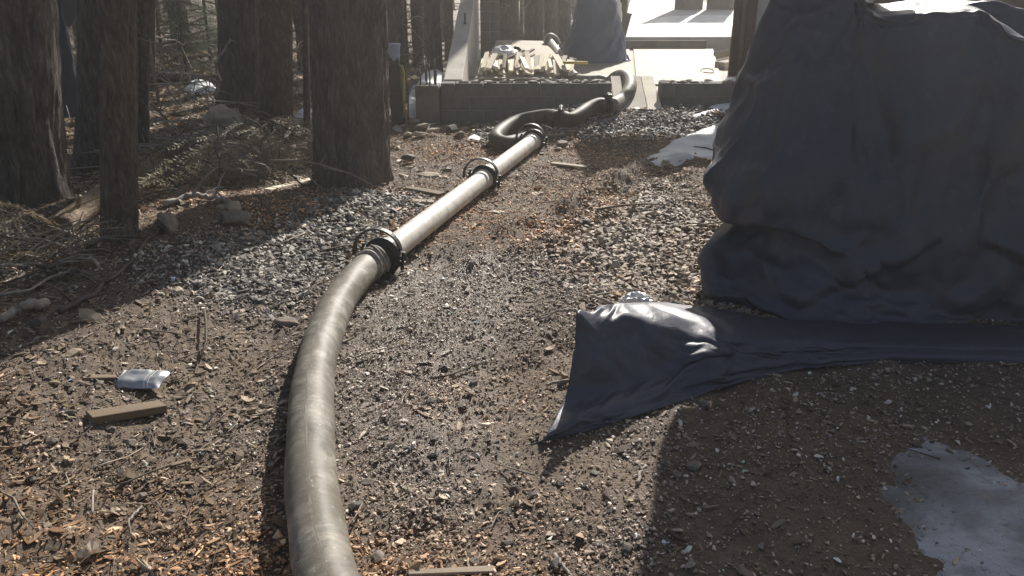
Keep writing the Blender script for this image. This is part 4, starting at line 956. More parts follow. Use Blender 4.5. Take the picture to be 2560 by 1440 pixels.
def clamp(c, d, rad, label, turn=0.0, k=1.0):
    t = thing('pipe_clamp', c, label, 'clamp', 'clamps along the pump line'); d = Vector(d).normalized(); up = Vector((0, 0, 1)); up = (up - d * up.dot(d)).normalized(); sd_ = d.cross(up)
    B = Matrix((sd_, up, d)).transposed()       # local x = right of travel, y = up, z = along the pipe
    def tr(V): return [B @ Vector(v) for v in V]
    ri, ro, w = rad * 1.03, rad * 1.52 * k, .030
    for s_ in (0, 1):
        prof = [(ri, -w), (ri * 1.12, -w), (ro * .93, -w * .62), (ro, -w * .35), (ro, w * .35), (ro * .93, w * .62), (ri * 1.12, w), (ri, w)]
        a = np.linspace(R(3), R(177), 13) + math.pi * s_ + turn; V, Fq = [], []
        for q in a: V += [(math.cos(q) * p_[0], math.sin(q) * p_[0], p_[1]) for p_ in prof]
        n = len(prof)
        for i in range(len(a) - 1):
            for j in range(n): Fq.append((i * n + j, i * n + (j + 1) % n, (i + 1) * n + (j + 1) % n, (i + 1) * n + j))
        Fq += [tuple(range(n)), tuple(range((len(a) - 1) * n, len(a) * n))]
        link('clamp_jaw', mesh('clamp_jaw', tr(V), Fq, M['iron']), t)
    for s_ in (-1, 1):
        for q in (0, 1):
            m = MB(); ang = turn + math.pi * q + s_ * R(9); m.box((math.cos(ang) * ro * 1.06, math.sin(ang) * ro * 1.06, 0), (ro * .26, .022, w * 1.2), Matrix.Rotation(ang, 3, 'Z')); link('lug', mesh('lug', tr(m.v), m.f, M['iron']), t)

    for q in (0, 1):
        ang = turn + math.pi * q; c_ = Vector((math.cos(ang), math.sin(ang), 0)) * ro * 1.1; tn = Vector((-math.sin(ang), math.cos(ang), 0))
        V, Fq, _ = tube([c_ - tn * .05, c_ + tn * .05], .010, 8); link('bolt', mesh('bolt', tr(V), Fq, M['iron']), t)
    a = np.linspace(turn + R(28), turn + R(188), 22); V, Fq = [], []
    for i, q in enumerate(a):
        s_ = i / 21; rr = ro * (1.05 + .50 * math.sin(s_ * math.pi * .62)); hw = .016 + .004 * s_
        for dr, dz in ((-.005, -hw), (.005, -hw), (.005, hw), (-.005, hw)): V.append((math.cos(q) * (rr + dr), math.sin(q) * (rr + dr), dz - .01 * s_))
    for i in range(21):
        for j in range(4): Fq.append((i * 4 + j, i * 4 + (j + 1) % 4, i * 4 + 4 + (j + 1) % 4, i * 4 + 4 + j))
    Fq += [(0, 1, 2, 3), (87, 86, 85, 84)]
    link('lever', mesh('lever', tr([(-x if False else x, y, z) for x, y, z in V]), Fq, M['iron']), t)
    return t
clamp(C1, d12, PR, 'black pipe clamp joining the front hose to the pale pipe', R(-8))
clamp(C2, d23, PR, 'black pipe clamp halfway along the pale pipe', R(-8))
clamp(C3, d23, PR, 'black pipe clamp where the pale pipe meets the black hose', R(-5))
hr = .072
C4, C5 = spot(1402, 296, hr + .01), spot(1522, 264, hr + .02)
rp = [C3 + d23 * .03, C3 + d23 * .16 + Vector((-.03, 0, 0)), spot(1300, 356, hr) + Vector((.0, .05, 0)), spot(1262, 360, hr), spot(1240, 348, hr), spot(1254, 328, hr), spot(1292, 306, hr), spot(1335, 295, hr), spot(1372, 291, hr), C4 - Vector((.03, 0, 0))]
line('black_hose', rp, hr, M['hose_dark'], 'black rubber hose looping left below the block wall', 'hose', 24, .002, 9)
rp2 = [C4 + Vector((.03, 0, 0)), spot(1425, 300, hr), spot(1446, 290, hr), spot(1470, 274, hr + .01), spot(1495, 263, hr + .02), C5 - Vector((.03, 0, 0))]
line('black_hose', rp2, hr, M['hose_dark'], 'short wavy black hose between two clamps near the plywood ramp', 'hose', 24, .002, 11)
rp3 = [C5 + Vector((.03, .01, 0)), aty(1548, 254, 8.42), aty(1567, 236, 8.55), aty(1575, 216, 8.72), aty(1570, 199, 8.92), aty(1556, 190, 9.1), aty(1540, 194, 9.22), aty(1522, 207, 9.3), Vector((1.0, 9.36, SLAB + hr + .03)), Vector((.82, 9.4, SLAB + hr + .022)), aty(1432, 192, 9.75), aty(1412, 166, 10.5), aty(1396, 138, 11.3), aty(1380, 116, 11.9), aty(1371, 102, 12.05), aty(1376, 95, 12.1), aty(1386, 102, 12.1), aty(1392, 116, 12.05)]
line('grey_hose', rp3, hr, M['hose_pale'], 'dusty grey hose arching over the ramp and winding across the slab', 'hose', 24, .002, 13)
clamp(C4, Vector((1, -.05, 0)), hr, 'black clamp between the looping hose and the wavy hose', R(70), .95)
clamp(C5, Vector((1, .25, .05)), hr, 'black clamp at the foot of the plywood ramp', R(80), .95)

# ------------------------------------------------------------------ stones one can pick out
def stone(px, py, w, mat, label, group=None, flat=.5, seed=0, h=0, cat='stone', z=None, rot=None, name='stone'):
    p = spot(px, py) if z is None else atz(px, py, z)
    me = hull_mesh(name, (w, w * .75, w * flat), 22, mat, seed or int(px * 7 + py))
    bm = bmesh.new(); bm.from_mesh(me); bmesh.ops.bevel(bm, geom=bm.edges[:], offset=w * .02, segments=1, affect='EDGES'); bm.to_mesh(me); bm.free()
    o = link(name, me); o.location = (p.x, p.y, p.z + w * flat * .28 + h); o.rotation_euler = rot or (random.uniform(-.15, .15), random.uniform(-.15, .15), random.uniform(0, 3))
    return tag(o, label, cat, group)
for i, (px, py, w) in enumerate([(1010, 322, .16), (1035, 312, .17), (1060, 330, .2), (1075, 318, .17), (1050, 345, .18), (1085, 340, .16), (1095, 325, .14), (1020, 345, .15), (1070, 308, .15), (995, 330, .18)]):
    stone(px, py, w, M['rock_tan'], 'flat tan stone in the heap at the foot of the concrete pier', 'tan stones by the pier', .35, h=.02 * (i % 3))
for px, py, w, mt, fl_, lab in [(1130, 330, .20, 'rock_dk', .6, 'dark angular stone at the foot of the block wall, left one'), (1165, 318, .15, 'rock_dk', .65, 'dark round stone against the block wall foot'), (1150, 345, .14, 'rock_dk', .7, 'dark stone in front of the two by the block wall'),
        (1404, 366, .15, 'rock', .6, 'light-topped stone right of the clamp at the black hose'), (1020, 400, .16, 'rock_dk', .5, 'dark stone on the ground right of the thick ridged trunk'), (1072, 440, .22, 'rock_tan', .18, 'flat pale stone right of the thick ridged trunk'),
        (715, 812, .135, 'rock', .35, 'flat brown stone lying left of the front hose'), (420, 575, .19, 'rock', .7, 'brown squarish stone right of the slim brown trunk'), (590, 560, .20, 'rock', .65, 'brown stone at the upper edge of the tree shadow'),
        (585, 525, .16, 'rock_tan', .5, 'pale stone just above the brown stone at the tree shadow'), (100, 812, .10, 'rock_dk', .5, 'dark stone inside the tree shadow at far left'), (445, 735, .09, 'rock_tan', .5, 'small pale stone inside the tree shadow'),
        (860, 462, .24, 'rock_dk', .55, 'grey stone against the foot of the thick ridged trunk'), (1287, 1255, .055, 'rock_tan', .25, 'small yellowish stone chip in the foreground right of the hose'), (1690, 1190, .05, 'rock', .5, 'small stone at the edge of the foreground shade'),
        (1760, 1015, .06, 'rock', .6, 'round pebble in the shade below the tarp flap'), (1735, 1170, .06, 'rock', .6, 'pebble in the dark shade left of the snow'), (1690, 305, .12, 'rock', .5, 'stone at the tip of the shaded snow streak'), (700, 450, .12, 'rock_dk', .7, 'dark stone at the right foot of the brush pile'), (1180, 665, .07, 'rock', .7, 'grey stone just right of the first clamp')]:
    stone(px, py, w, M[mt], lab, None, fl_)
r = random.Random(21)
for i in range(60):
    px, py = r.uniform(1440, 1780), r.uniform(470, 770)
    stone(px, py, r.uniform(.045, .085), M[r.choice(['rock', 'rock_tan', 'rock_tan', 'rock_dk'])], 'loose stone on the gravel bank left of the covered heap', 'stones on the gravel bank', r.uniform(.35, .6), 2000 + i)
for i in range(46):
    px, py = r.uniform(560, 900), r.uniform(480, 700)
    stone(px, py, r.uniform(.04, .07), M[r.choice(['rock_dk', 'rock', 'rock_dk'])], 'loose grey stone between the tree shadow and the pipe', 'stones left of the pipe', r.uniform(.35, .6), 3000 + i)
for i in range(40):
    px, py = r.uniform(1185, 1700), r.uniform(285, 400)
    stone(px, py, r.uniform(.04, .09), M[r.choice(['rock_dk', 'rock', 'rock_dk'])], 'loose stone on the gravel below the block wall', 'stones below the block wall', r.uniform(.35, .6), 4000 + i)
for i in range(30):
    px, py = r.uniform(880, 1640), r.uniform(780, 1420)
    stone(px, py, r.uniform(.03, .055), M[r.choice(['rock_dk', 'rock', 'rock_dk'])], 'loose stone on the muddy path right of the front hose', 'stones on the muddy path', r.uniform(.4, .65), 5000 + i)
for i in range(26):
    px, py = r.uniform(20, 700), r.uniform(900, 1420)
    stone(px, py, r.uniform(.025, .05), M[r.choice(['rock_dk', 'rock', 'rock_tan'])], 'loose stone among the wood chips left of the front hose', 'stones among the wood chips', r.uniform(.4, .65), 6000 + i)

# ------------------------------------------------------------------ timber
def board(a, b, w, th, mat, label, cat='board', group=None, roll=0.0, name='board'):
    a, b = Vector(a), Vector(b); d = b - a; L = d.length; q = d.to_track_quat('X', 'Z').to_matrix() @ Matrix.Rotation(roll, 3, 'X')
    m = MB(); m.box((0, 0, 0), (L, w, th), None, .002); o = m.make(name, mat, None, bevel=.002); o.location = (a + b) / 2; o.rotation_euler = q.to_euler(); return tag(o, label, cat, group)
a, b = spot(222, 1045, .02), spot(408, 1016, .02)
board(a, b, .062, .030, M['wood_dirty'], 'muddy squared timber block in the foreground left of the hose', 'timber', name='timber_block')
board(spot(205, 946, .0), spot(292, 944, .002), .035, .014, M['wood_dirty'], 'weathered wood scrap behind the silver packet', 'wood scrap', name='wood_scrap')
board(spot(668, 476, .012), spot(782, 448, .012), .06, .022, M['lumber'], 'pale board lying at the left foot of the thick ridged trunk', 'board')
board(spot(1020, 470, .012), spot(1105, 486, .03), .07, .018, M['wood_dirty'], 'curved bark slab on the ground left of the middle clamp', 'bark', name='bark_slab')
board(spot(1012, 500, .01), spot(1085, 505, .012), .06, .012, M['lumber_old'], 'flat weathered slat left of the pale pipe', 'slat', name='timber_strip')
board(spot(1380, 408, .01), spot(1470, 418, .012), .06, .015, M['lumber_old'], 'flat pale slat on the path right of the pipe end', 'slat', name='timber_strip')
board(spot(1360, 340, .01), spot(1410, 336, .012), .08, .015, M['lumber_old'], 'short pale slat by the clamp at the black hose', 'slat', name='timber_strip')
board(spot(1020, 1433, .012), spot(1235, 1424, .012), .022, .012, M['lumber_old'], 'long thin wood splinter at the bottom edge', 'splinter', name='wood_splinter')
# lumber scraps on the tilted sheet
r = random.Random(44)
e0, e1 = aty(1290, 198, 9.45), aty(1320, 106, 12.3)
def on_sheet(x, y): t = (y - 9.45) / 2.85; return e0.z + (e1.z - e0.z) * t + .02
GL = 'pale lumber scrap in the heap on the tilted plywood'
for i in range(30):
    x0 = -.36 + 1.02 * i / 29 + r.uniform(-.04, .04); y0 = 9.5 + r.uniform(0, .12); L = r.uniform(.35, .75); an = r.gauss(0.0, .09); lv = r.randint(0, 2) * .03
    y1, x1 = y0 + L * math.cos(an), x0 + L * math.sin(an)
    board((x0, y0, on_sheet(x0, y0) + .02 + lv), (x1, y1, on_sheet(x1, y1) + .05 + lv + r.uniform(0, .08)), r.uniform(.04, .075), r.uniform(.02, .035), M['lumber'] if r.random() < .8 else M['lumber_old'], GL, 'lumber scrap', 'lumber scraps on the slab', r.uniform(-.3, .3), 'lumber_scrap')
for i in range(9):
    x0, y0 = -.40 + r.uniform(0, .45), 9.9 + r.uniform(0, .5); an = r.uniform(.5, 1.3); L = r.uniform(.3, .5)
    board((x0, y0, on_sheet(x0, y0) + .03), (x0 + L * math.sin(an), y0 + L * math.cos(an), on_sheet(x0, y0) + .12 + r.uniform(0, .08)), .05, .018, M['lumber_old'], 'aged lath lying across the left of the lumber heap', 'lath', 'laths on the lumber heap', 0, 'lath')
board((.60, 9.62, on_sheet(.6, 9.6) + .14), (.88, 9.72, on_sheet(.8, 9.7) + .12), .06, .03, M['yellow'], 'yellow-edged board lying across the right of the lumber heap', 'board')
o = crumpled('white_bag', (-.10, 10.35, on_sheet(0, 10.35) + .10), (.30, .30, .22), M['plastic'], 'white plastic bag crumpled behind the lumber heap', 'bag', 33, .22, 1.6)
V, Fq, UV = tube(cr([(-.08, 10.2, .50), (.02, 10.1, .50), (.06, 10.05, .46), (.06, 9.95, .40)], 6), .034, 14); el = link('pipe_elbow', mesh('pipe_elbow', V, Fq, M['plastic'], True)); tag(el, 'white plastic pipe elbow on the lumber heap', 'elbow')
crumpled('rag', (.62, 10.2, on_sheet(.6, 10.2) + .05), (.34, .16, .10), M['rock_dk'], 'dark crumpled rag behind the lumber heap', 'rag', 35, .3, 2.5)
V, Fq, UV = tube([Vector((.055 * math.cos(q), .055 * math.sin(q), 0)) for q in np.linspace(0, 6.28, 20)], .022, 8, False); o = link('tape_roll', mesh('tape_roll', V, Fq, M['iron'], True)); o.location = (.06, 10.9, on_sheet(0, 10.9) + .06); o.rotation_euler = (R(75), 0, R(30)); tag(o, 'dark tape roll standing on the tilted plywood', 'tape roll')
# bent wire on the big sheet
wz = SLAB + .03; V, Fq, UV = tube(cr([atz(1752, 178, wz), atz(1756, 172, wz), atz(1776, 172, wz), atz(1784, 176, wz), atz(1780, 182, wz), atz(1758, 180, wz)], 5), .006, 6)
tag(link('bent_wire', mesh('bent_wire', V, Fq, M['rust'], True)), 'bent wire hook lying on the widest plywood sheet', 'wire')
# rubble in the gap right of the sheets
p = atz(1815, 172, SLAB); m = MB(); m.box((0, 0, .05), (.26, .20, .10)); o = m.make('concrete_block', M['blocklight'], None, bevel=.006); o.location = (p.x, p.y, SLAB); o.rotation_euler = (0, 0, .5); tag(o, 'loose pale block by the foot of the door frame', 'block')
board(atz(1786, 140, SLAB + .02), atz(1845, 128, SLAB + .02), .12, .03, M['lumber_old'], 'short plank on edge at the foot of the door frame', 'plank', None, R(80), 'plank')
crumpled('plastic_scrap', (2.62, 9.55, SLAB + .05), (.24, .55, .10), M['plastic'], 'bright crumpled plastic in the gap by the door frame', 'plastic', 37, .3, 2.6, False)
p = aty(1875, 172, 4.75); crumpled('plastic_scrap', (p.x + .07, 4.85, p.z - .02), (.10, .12, .07), M['plastic'], 'bright white plastic caught behind the tarp heap shoulder', 'plastic', 39, .3, 2.2, False)
# machine behind the big trunk: black post with a pale blue bucket
p = spot(994, 312); mc = thing('hand_pump', (p.x, p.y, p.z), 'black upright machine with pale blue bucket beside the thick ridged trunk', 'machine')
m = MB(); m.box((0, .03, .30), (.12, .12, .60)); m.box((.0, .03, .62), (.09, .09, .12)); m.make('post', M['iron'], mc, bevel=.01)
V, Fq, _ = tube([(0, .03, .64), (0, .03, .66), (0, .03, .80), (0, .03, .81)], [.045, .05, .066, .068], 16); link('bucket', mesh('bucket', V, Fq, M['blue'], True), mc)
m = MB(); m.tube([(.075, .0, .10), (.085, -.01, .35), (.09, 0, .52), (.07, .02, .60)], .014, 6); m.make('strap', M['yellow'], mc, True)
m = MB(); m.tube([(.03, -.08, .05), (.09, -.08, .05)], .05, 14); m.make('wheel', M['iron'], mc)
m = MB(); m.tube([(.11, .02, .05), (.12, .03, .3), (.09, .06, .62)], .008, 6); m.make('handle_bar', M['rust'], mc, True)

# ------------------------------------------------------------------ foreground litter
p = spot(357, 962); pk = thing('silver_packet', (p.x, p.y, p.z + .004), 'flattened silver packet with pale stripes on the wood chips', 'packet', None, (R(10), 0, R(-2)))
nu_, nv_ = 26, 16; V, Fq = [], []
for sgn in (1, -1):
    for j in range(nv_ + 1):
        for i in range(nu_ + 1):
            x, y = (i / nu_ - .5) * .175, (j / nv_ - .5) * .105; e = (1 - (2 * abs(i / nu_ - .5)) ** 6) * (1 - (2 * abs(j / nv_ - .5)) ** 4)
            V.append((x + .004 * math.sin(y * 60), y, .022 + sgn * .020 * e + .006 * float(fbm(x * 28, y * 28, sgn, 2, 5))))
n0 = (nu_ + 1) * (nv_ + 1)
for s_ in (0, 1):
    for j in range(nv_):
        for i in range(nu_):
            a = s_ * n0 + j * (nu_ + 1) + i; q = (a, a + 1, a + nu_ + 2, a + nu_ + 1); Fq.append(q if s_ == 0 else q[::-1])
link('packet_body', mesh('packet_body', V, Fq, M['silver'], True), pk)
for x in (-.078, .035, .05):
    m = MB(); cols = int((x / .175 + .5) * nu_); pts = [Vector(V[j * (nu_ + 1) + cols]) + Vector((0, 0, .0015)) for j in range(nv_ + 1)]
    w = .006 if x < 0 else .0035
    m.add([p_ + Vector((dx, 0, 0)) for p_ in pts for dx in (-w / 2, w / 2)], [(2 * j, 2 * j + 1, 2 * j + 3, 2 * j + 2) for j in range(nv_)]); m.make('stripe', M['plastic'], pk, True)
def big_leaf(px, py, w, mat, label, seed):
    r = random.Random(seed); p = spot(px, py, .012); V, Fq = [(0, 0, 0)], []; n = 26
    for i in range(n):
        a = 2 * math.pi * i / n; rr = w / 2 * (.55 + .45 * abs(math.sin(a * 2.5))) * r.uniform(.8, 1.1) * (1.0 if i % 2 else .8); V.append((math.cos(a) * rr, math.sin(a) * rr * .6, .02 * math.sin(a * 2 + seed) + .25 * rr * rr / w + r.uniform(0, .006)))
    for i in range(n): Fq.append((0, 1 + i, 1 + (i + 1) % n))
    o = link('oak_leaf', mesh('oak_leaf', V, Fq, mat)); o.location = p; o.rotation_euler = (r.uniform(-.3, .3), r.uniform(-.3, .3), r.uniform(0, 6)); return tag(o, label, 'leaf')
LF = [mat_leaf('pale_dry_leaf', (.38, .31, .23), (.52, .45, .35), .2)]
for i, (px, py, w, lab) in enumerate([(315, 1190, .075, 'curled pale oak leaf below the timber block'), (230, 1385, .11, 'large pale dry leaf near the lower left corner'), (60, 1295, .07, 'pale leaf scrap at the far lower left'), (320, 1355, .03, 'tiny bright leaf bit above the large pale leaf'), (375, 1425, .10, 'yellowish dry leaf at the bottom edge'), (655, 395, .10, 'pale dry leaf lying at the right end of the brush pile'), (1715, 640, .11, 'bright dry leaf on the gravel bank near the covered heap'), (150, 1245, .05, 'small cream leaf scrap at the left'), (1290, 1250, .05, 'small yellow leaf in the middle of the muddy path')]):
    big_leaf(px, py, w, LF[0], lab, 60 + i)
def stick(pts, r0, r1, mat, label, name='stick', cat='stick', group=None, n=6, twigs=0, seed=0):
    P = cr(pts, 6); rd = np.linspace(r0, r1, len(P)); m = MB(); r = random.Random(seed or int(pts[0][0] * 1000))
    P[1:-1] += np.array([[r.uniform(-1, 1) * r0 * .5 for _ in range(3)] for _ in range(len(P) - 2)])
    m.tube(P, rd, n)
    for k in range(twigs):
        i = r.randint(2, len(P) - 2); d = Vector((r.uniform(-1, 1), r.uniform(-.6, .6), r.uniform(-.1, .9))).normalized() * r.uniform(.08, .3)
        a = Vector(P[i]); m.tube([a, a + d * .5 + Vector((0, 0, .02)), a + d], [rd[i] * .6, rd[i] * .45, .0015], 4)
    o = m.make(name, mat, None, True); return tag(o, label, cat, group)
def G(px, py, h=.012): return spot(px, py, h)
stick([G(410, 512, .02), G(455, 500, .03), G(475, 490, .05), G(520, 491, .04), G(560, 497, .03), G(600, 515, .02)], .020, .011, M['branch'], 'pale bent branch lying below the brush pile', 'fallen_branch', 'branch', None, 8, 3)
stick([G(0, 800, .03), G(40, 778, .04), G(75, 762, .05), G(112, 757, .03)], .016, .022, M['branch'], 'bleached branch stub at the left edge', 'fallen_branch', 'branch', None, 8, 0)
stick([G(0, 736, .02), G(70, 725, .02), G(125, 695, .03), G(192, 668, .04)], .007, .006, M['branch'], 'long thin stick curving along the left edge', 'stick', 'stick')
stick([G(220, 640, .04), G(245, 662, .12), G(258, 690, .02)], .008, .005, M['branch'], 'small arched twig in front of the slim brown trunk', 'stick', 'stick')
stick([G(150, 780, .01), G(230, 735, .02), G(300, 675, .02), G(410, 560, .02)], .014, .008, M['branch_dark'], 'dark slanting stick running past the slim brown trunk', 'stick', 'stick', None, 6, 4)
stick([G(1470, 800, .02), G(1440, 776, .05), G(1395, 778, .03), G(1345, 800, .01)], .010, .004, M['branch'], 'curved stick poking out behind the tarp flap corner', 'stick', 'stick')
stick([G(1540, 765, .03), G(1505, 748, .05), G(1480, 738, .04)], .010, .007, M['branch'], 'short stick behind the tarp flap corner', 'stick', 'stick')
stick([G(1430, 950, .02), G(1400, 955, .02), G(1365, 960, .015)], .008, .006, M['branch'], 'short stick beside the left edge of the tarp flap', 'stick', 'stick')
stick([G(1830, 545, .1), G(1800, 555, .05), G(1745, 563, .02)], .006, .005, M['branch'], 'pale cord end poking from the waist of the covered heap', 'stick', 'stick')
stick([G(1592, 1210, .012), G(1603, 1178, .02), G(1612, 1165, .02)], .007, .004, M['branch'], 'light stick at the edge of the foreground shade', 'stick', 'stick')
stick([G(1385, 1385, .01), G(1405, 1415, .012), G(1430, 1445, .01)], .007, .004, M['branch'], 'stick near the bottom edge left of the shade', 'stick', 'stick')
stick([G(1075, 945, .01), G(1130, 935, .015), G(1205, 905, .02)], .005, .003, M['branch_dark'], 'dark thin stick on the muddy path', 'stick', 'stick')
stick([G(330, 1340, .01), G(322, 1305, .03), G(345, 1275, .02), G(362, 1262, .01)], .004, .003, M['branch'], 'thin curved twig near the lower left corner', 'stick', 'stick')
stick([G(230, 1285, .02), G(234, 1225, .03)], .004, .003, M['branch'], 'short upright pale twig among the wood chips', 'stick', 'stick')
# brush pile of cut hemlock
bmn = [bough_mesh(700 + i, 1.0, M['needle'], 34) for i in range(4)] + [bough_mesh(720, 1.0, M['needle_dry'], 30)]
bp = thing('brush_pile', on(560, 420), 'heap of cut hemlock boughs between the trunks on the left', 'brush pile'); bpl = Vector(bp.location)
r = random.Random(5)
for i in range(78):
    p = spot(r.uniform(375, 740), r.uniform(335, 465)) - bpl; o = link('bough', r.choice(bmn + bmn[4:] * 4), bp)
    u_ = 1 - abs((p.x - .1) / 1.0); o.location = (p.x, p.y, p.z + .05 + r.random() * .36 * max(.1, u_)); s_ = r.uniform(.55, .95); o.scale = (s_, s_, s_)
    o.rotation_euler = (r.uniform(-.5, .5), r.uniform(.1, .45), R(-60) + r.uniform(-1.0, 1.0))
for i in range(70):
    p = spot(r.uniform(365, 745), r.uniform(330, 475)) - bpl; m = MB(); L = r.uniform(.35, 1.1); a = r.choice((R(-25), R(160))) + r.gauss(0, .6); d = Vector((math.cos(a), math.sin(a) * .6, r.uniform(-.15, .35)))
    P0 = Vector((p.x, p.y, p.z + .03 + r.random() * .25)); q = [P0 + d * L * t + Vector((r.uniform(-.04, .04), r.uniform(-.04, .04), -.25 * L * t * t)) for t in (0, .25, .5, .75, 1)]
    m.tube(q, [.008, .007, .006, .004, .002], 5)
    for w in range(4):
        e = Vector((r.uniform(-1, 1), r.uniform(-1, 1), r.uniform(-.3, .6))) * L * .25; c_ = q[r.randint(1, 3)]; m.tube([c_, c_ + e * .5, c_ + e], [.004, .003, .0015], 4)
    m.make('twig', M['branch'], bp, True)
def B_(px, py, y): return aty(px, py, y)
for pts, r0, r1, mt, lab, tw in [
    ([B_(345, 410, 6.3), B_(450, 398, 6.3), B_(560, 385, 6.35), B_(630, 362, 6.5), B_(685, 330, 6.7)], .013, .006, 'branch', 'long bare branch sweeping across the front of the brush pile', 4),
    ([B_(345, 405, 6.5), B_(440, 395, 6.5), B_(540, 385, 6.6), B_(585, 370, 6.7)], .010, .006, 'branch', 'second bare branch lying just above the longest one', 2),
    ([B_(432, 390, 6.9), B_(465, 345, 7.1), B_(490, 322, 7.2), B_(535, 313, 7.2), B_(577, 314, 7.2)], .013, .010, 'branch', 'bent branch arching over the top of the brush pile', 3),
    ([B_(343, 385, 6.4), B_(372, 378, 6.4), B_(410, 380, 6.4), B_(455, 398, 6.4)], .008, .005, 'branch', 'arched twig just right of the slim brown trunk', 0),
    ([B_(345, 435, 5.9), B_(420, 450, 5.9), B_(470, 475, 5.8), B_(500, 490, 5.6)], .010, .004, 'branch', 'thin branch trailing down from the log end', 4),
    ([B_(345, 500, 5.4), B_(380, 515, 5.35), B_(400, 530, 5.3)], .010, .006, 'branch', 'short stick beside the slim trunk foot', 1),
    ([B_(338, 158, 8.0), B_(365, 180, 8.0), B_(410, 202, 8.0), B_(465, 230, 8.0), B_(505, 258, 8.0)], .014, .006, 'branch', 'grey dead branch slanting down from the thin grey trunk', 4),
    ([B_(415, 215, 8.4), B_(435, 240, 8.4), B_(445, 265, 8.4), B_(456, 266, 8.4)], .010, .005, 'branch', 'crooked twig hanging under the slanting dead branch', 1),
    ([B_(539, 243, 7.9), B_(549, 205, 7.9), B_(541, 160, 7.9), B_(560, 125, 7.9), B_(577, 98, 7.9)], .018, .008, 'branch', 'pale crooked branch standing up above the drab cloth', 3),
    ([B_(550, 310, 7.2), B_(590, 340, 7.0), B_(630, 380, 6.8), B_(660, 410, 6.7)], .009, .004, 'branch_dark', 'dark twig crossing the middle of the brush pile', 3),
    ([B_(660, 360, 7.0), B_(700, 385, 6.9), B_(745, 415, 6.7)], .008, .004, 'branch', 'pale twig slanting down at the right of the brush pile', 3),
    ([B_(380, 260, 7.8), B_(420, 300, 7.5), B_(455, 330, 7.3), B_(470, 345, 7.2)], .010, .005, 'branch_dark', 'dark slanting twig left of the brush pile top', 4),
    ([B_(790, 330, 7.9), B_(775, 318, 7.9), B_(768, 312, 7.9)], .02, .012, 'branch_dark', 'short dark stub beside the thick ridged trunk', 0)]:
    stick(pts, r0, r1, M[mt], lab, 'bare_branch', 'branch', None, 6, tw)
# pale log behind the slim trunk
lp = [spot(146, 572, .06), spot(200, 530, .07), spot(262, 482, .07), spot(330, 440, .07), spot(418, 388, .08)]
P = cr(lp, 12); rr = .062 + .006 * fbm(np.arange(len(P)) * .7, 0.0, 0.0, 3, 4); lg = thing('fallen_log', P[0], 'pale knobbly fallen log behind the slim brown trunk', 'log')
rad = np.repeat(rr[:, None], 22, 1) + .009 * fbm(np.arange(len(P))[:, None] * .8, np.arange(22)[None] * .9, 0, 3, 8)
V, Fq, UV = tube(P, rad, 22); link('log_body', mesh('log_body', np.array(V) - P[0], Fq, M['bark_log'], True, UV), lg)
for k in (10, 22, 30, 38):
    m = MB(); c = Vector(P[k] - P[0]); m.tube([c, c + Vector((.05, -.03, .09)), c + Vector((.07, -.05, .12))], [.016, .012, .009], 7); m.make('knot_stub', M['bark_log'], lg, True)
# far log across the background
lp = [B_(395, 192, 11.8), B_(450, 195, 11.8), B_(540, 200, 11.8)]; P = cr(lp, 8); V, Fq, UV = tube(P, .075 + .008 * fbm(np.arange(len(P)), 0., 0., 2, 4), 14)
tag(link('fallen_log', mesh('fallen_log', V, Fq, M['bark_grey'], True, UV)), 'grey log lying across behind the brush pile by the snow', 'log')
# dry root tangle at the foot of the thick left trunk
rt = thing('dead_shrub', on(70, 640), 'dry tangled dead shrub at the foot of the thick left trunk', 'shrub'); rl = Vector(rt.location); r = random.Random(77)
m = MB()
for i in range(90):
    a = r.uniform(-2.6, .6); L = r.uniform(.15, .5); d = Vector((math.cos(a) * .8, r.uniform(-.6, .3), r.uniform(.1, .9))).normalized(); p0 = Vector((r.uniform(-.3, .25), r.uniform(-.2, .3), .0)); pts = [p0 + d * L * t + Vector((r.uniform(-.03, .03), r.uniform(-.03, .03), -.35 * L * t * t)) for t in (0, .3, .6, 1)]
    m.tube(pts, [.006, .005, .0035, .002], 4)
m.make('stems', M['branch'], rt)
for i in range(9):
    o = link('dry_frond', bmn[4], rt); o.location = (r.uniform(-.3, .2), r.uniform(-.15, .3), .02); s_ = r.uniform(.35, .55); o.scale = (s_, s_, s_); o.rotation_euler = (r.uniform(-.6, .6), r.uniform(-.9, .1), r.uniform(0, 6.28))

# ------------------------------------------------------------------ snow on the ground
snow_patch([(1608, 402), (1645, 372), (1700, 345), (1760, 322), (1830, 300), (1880, 330), (1830, 380), (1760, 402), (1690, 416), (1640, 418)], .035, 'half shaded snow tongue left of the covered heap', None, .04, 21, .12, None, None, .05)
snow_patch([(1712, 294), (1745, 276), (1790, 258), (1850, 245), (1880, 262), (1830, 282), (1760, 296)], .03, 'shaded blue snow streak below the right block wall', None, .04, 23, .12, None, None, .05)
snow_patch([(2232, 1110), (2300, 1088), (2420, 1130), (2520, 1180), (2620, 1190), (2760, 1300), (2760, 1560), (2500, 1560), (2270, 1480), (2262, 1400), (2235, 1330), (2205, 1230)], .035, 'dirty snow patch with shade put into its colour at the lower right corner', None, .022, 25, .34, None, M['snow_shaded'], .06)
snow_patch([(1016, 290), (1040, 292), (1044, 225), (1030, 215), (1020, 240)], .10, 'bright snow between the machine and the concrete pier', None, .05, 27, .1)
snow_patch([(462, 232), (500, 238), (535, 232), (545, 218), (505, 208), (470, 208)], .10, 'bright snow patch behind the far grey log', None, .08, 29, .15)
snow_patch([(728, 308), (760, 310), (800, 305), (800, 292), (740, 290)], .08, 'snow patch beside the pole thin sapling', None, .06, 31, .1)
snow_patch([(203, 208), (212, 208), (213, 182), (203, 182)], .08, 'small snow patch glimpsed between the left trunks', None, .1, 33, .1)
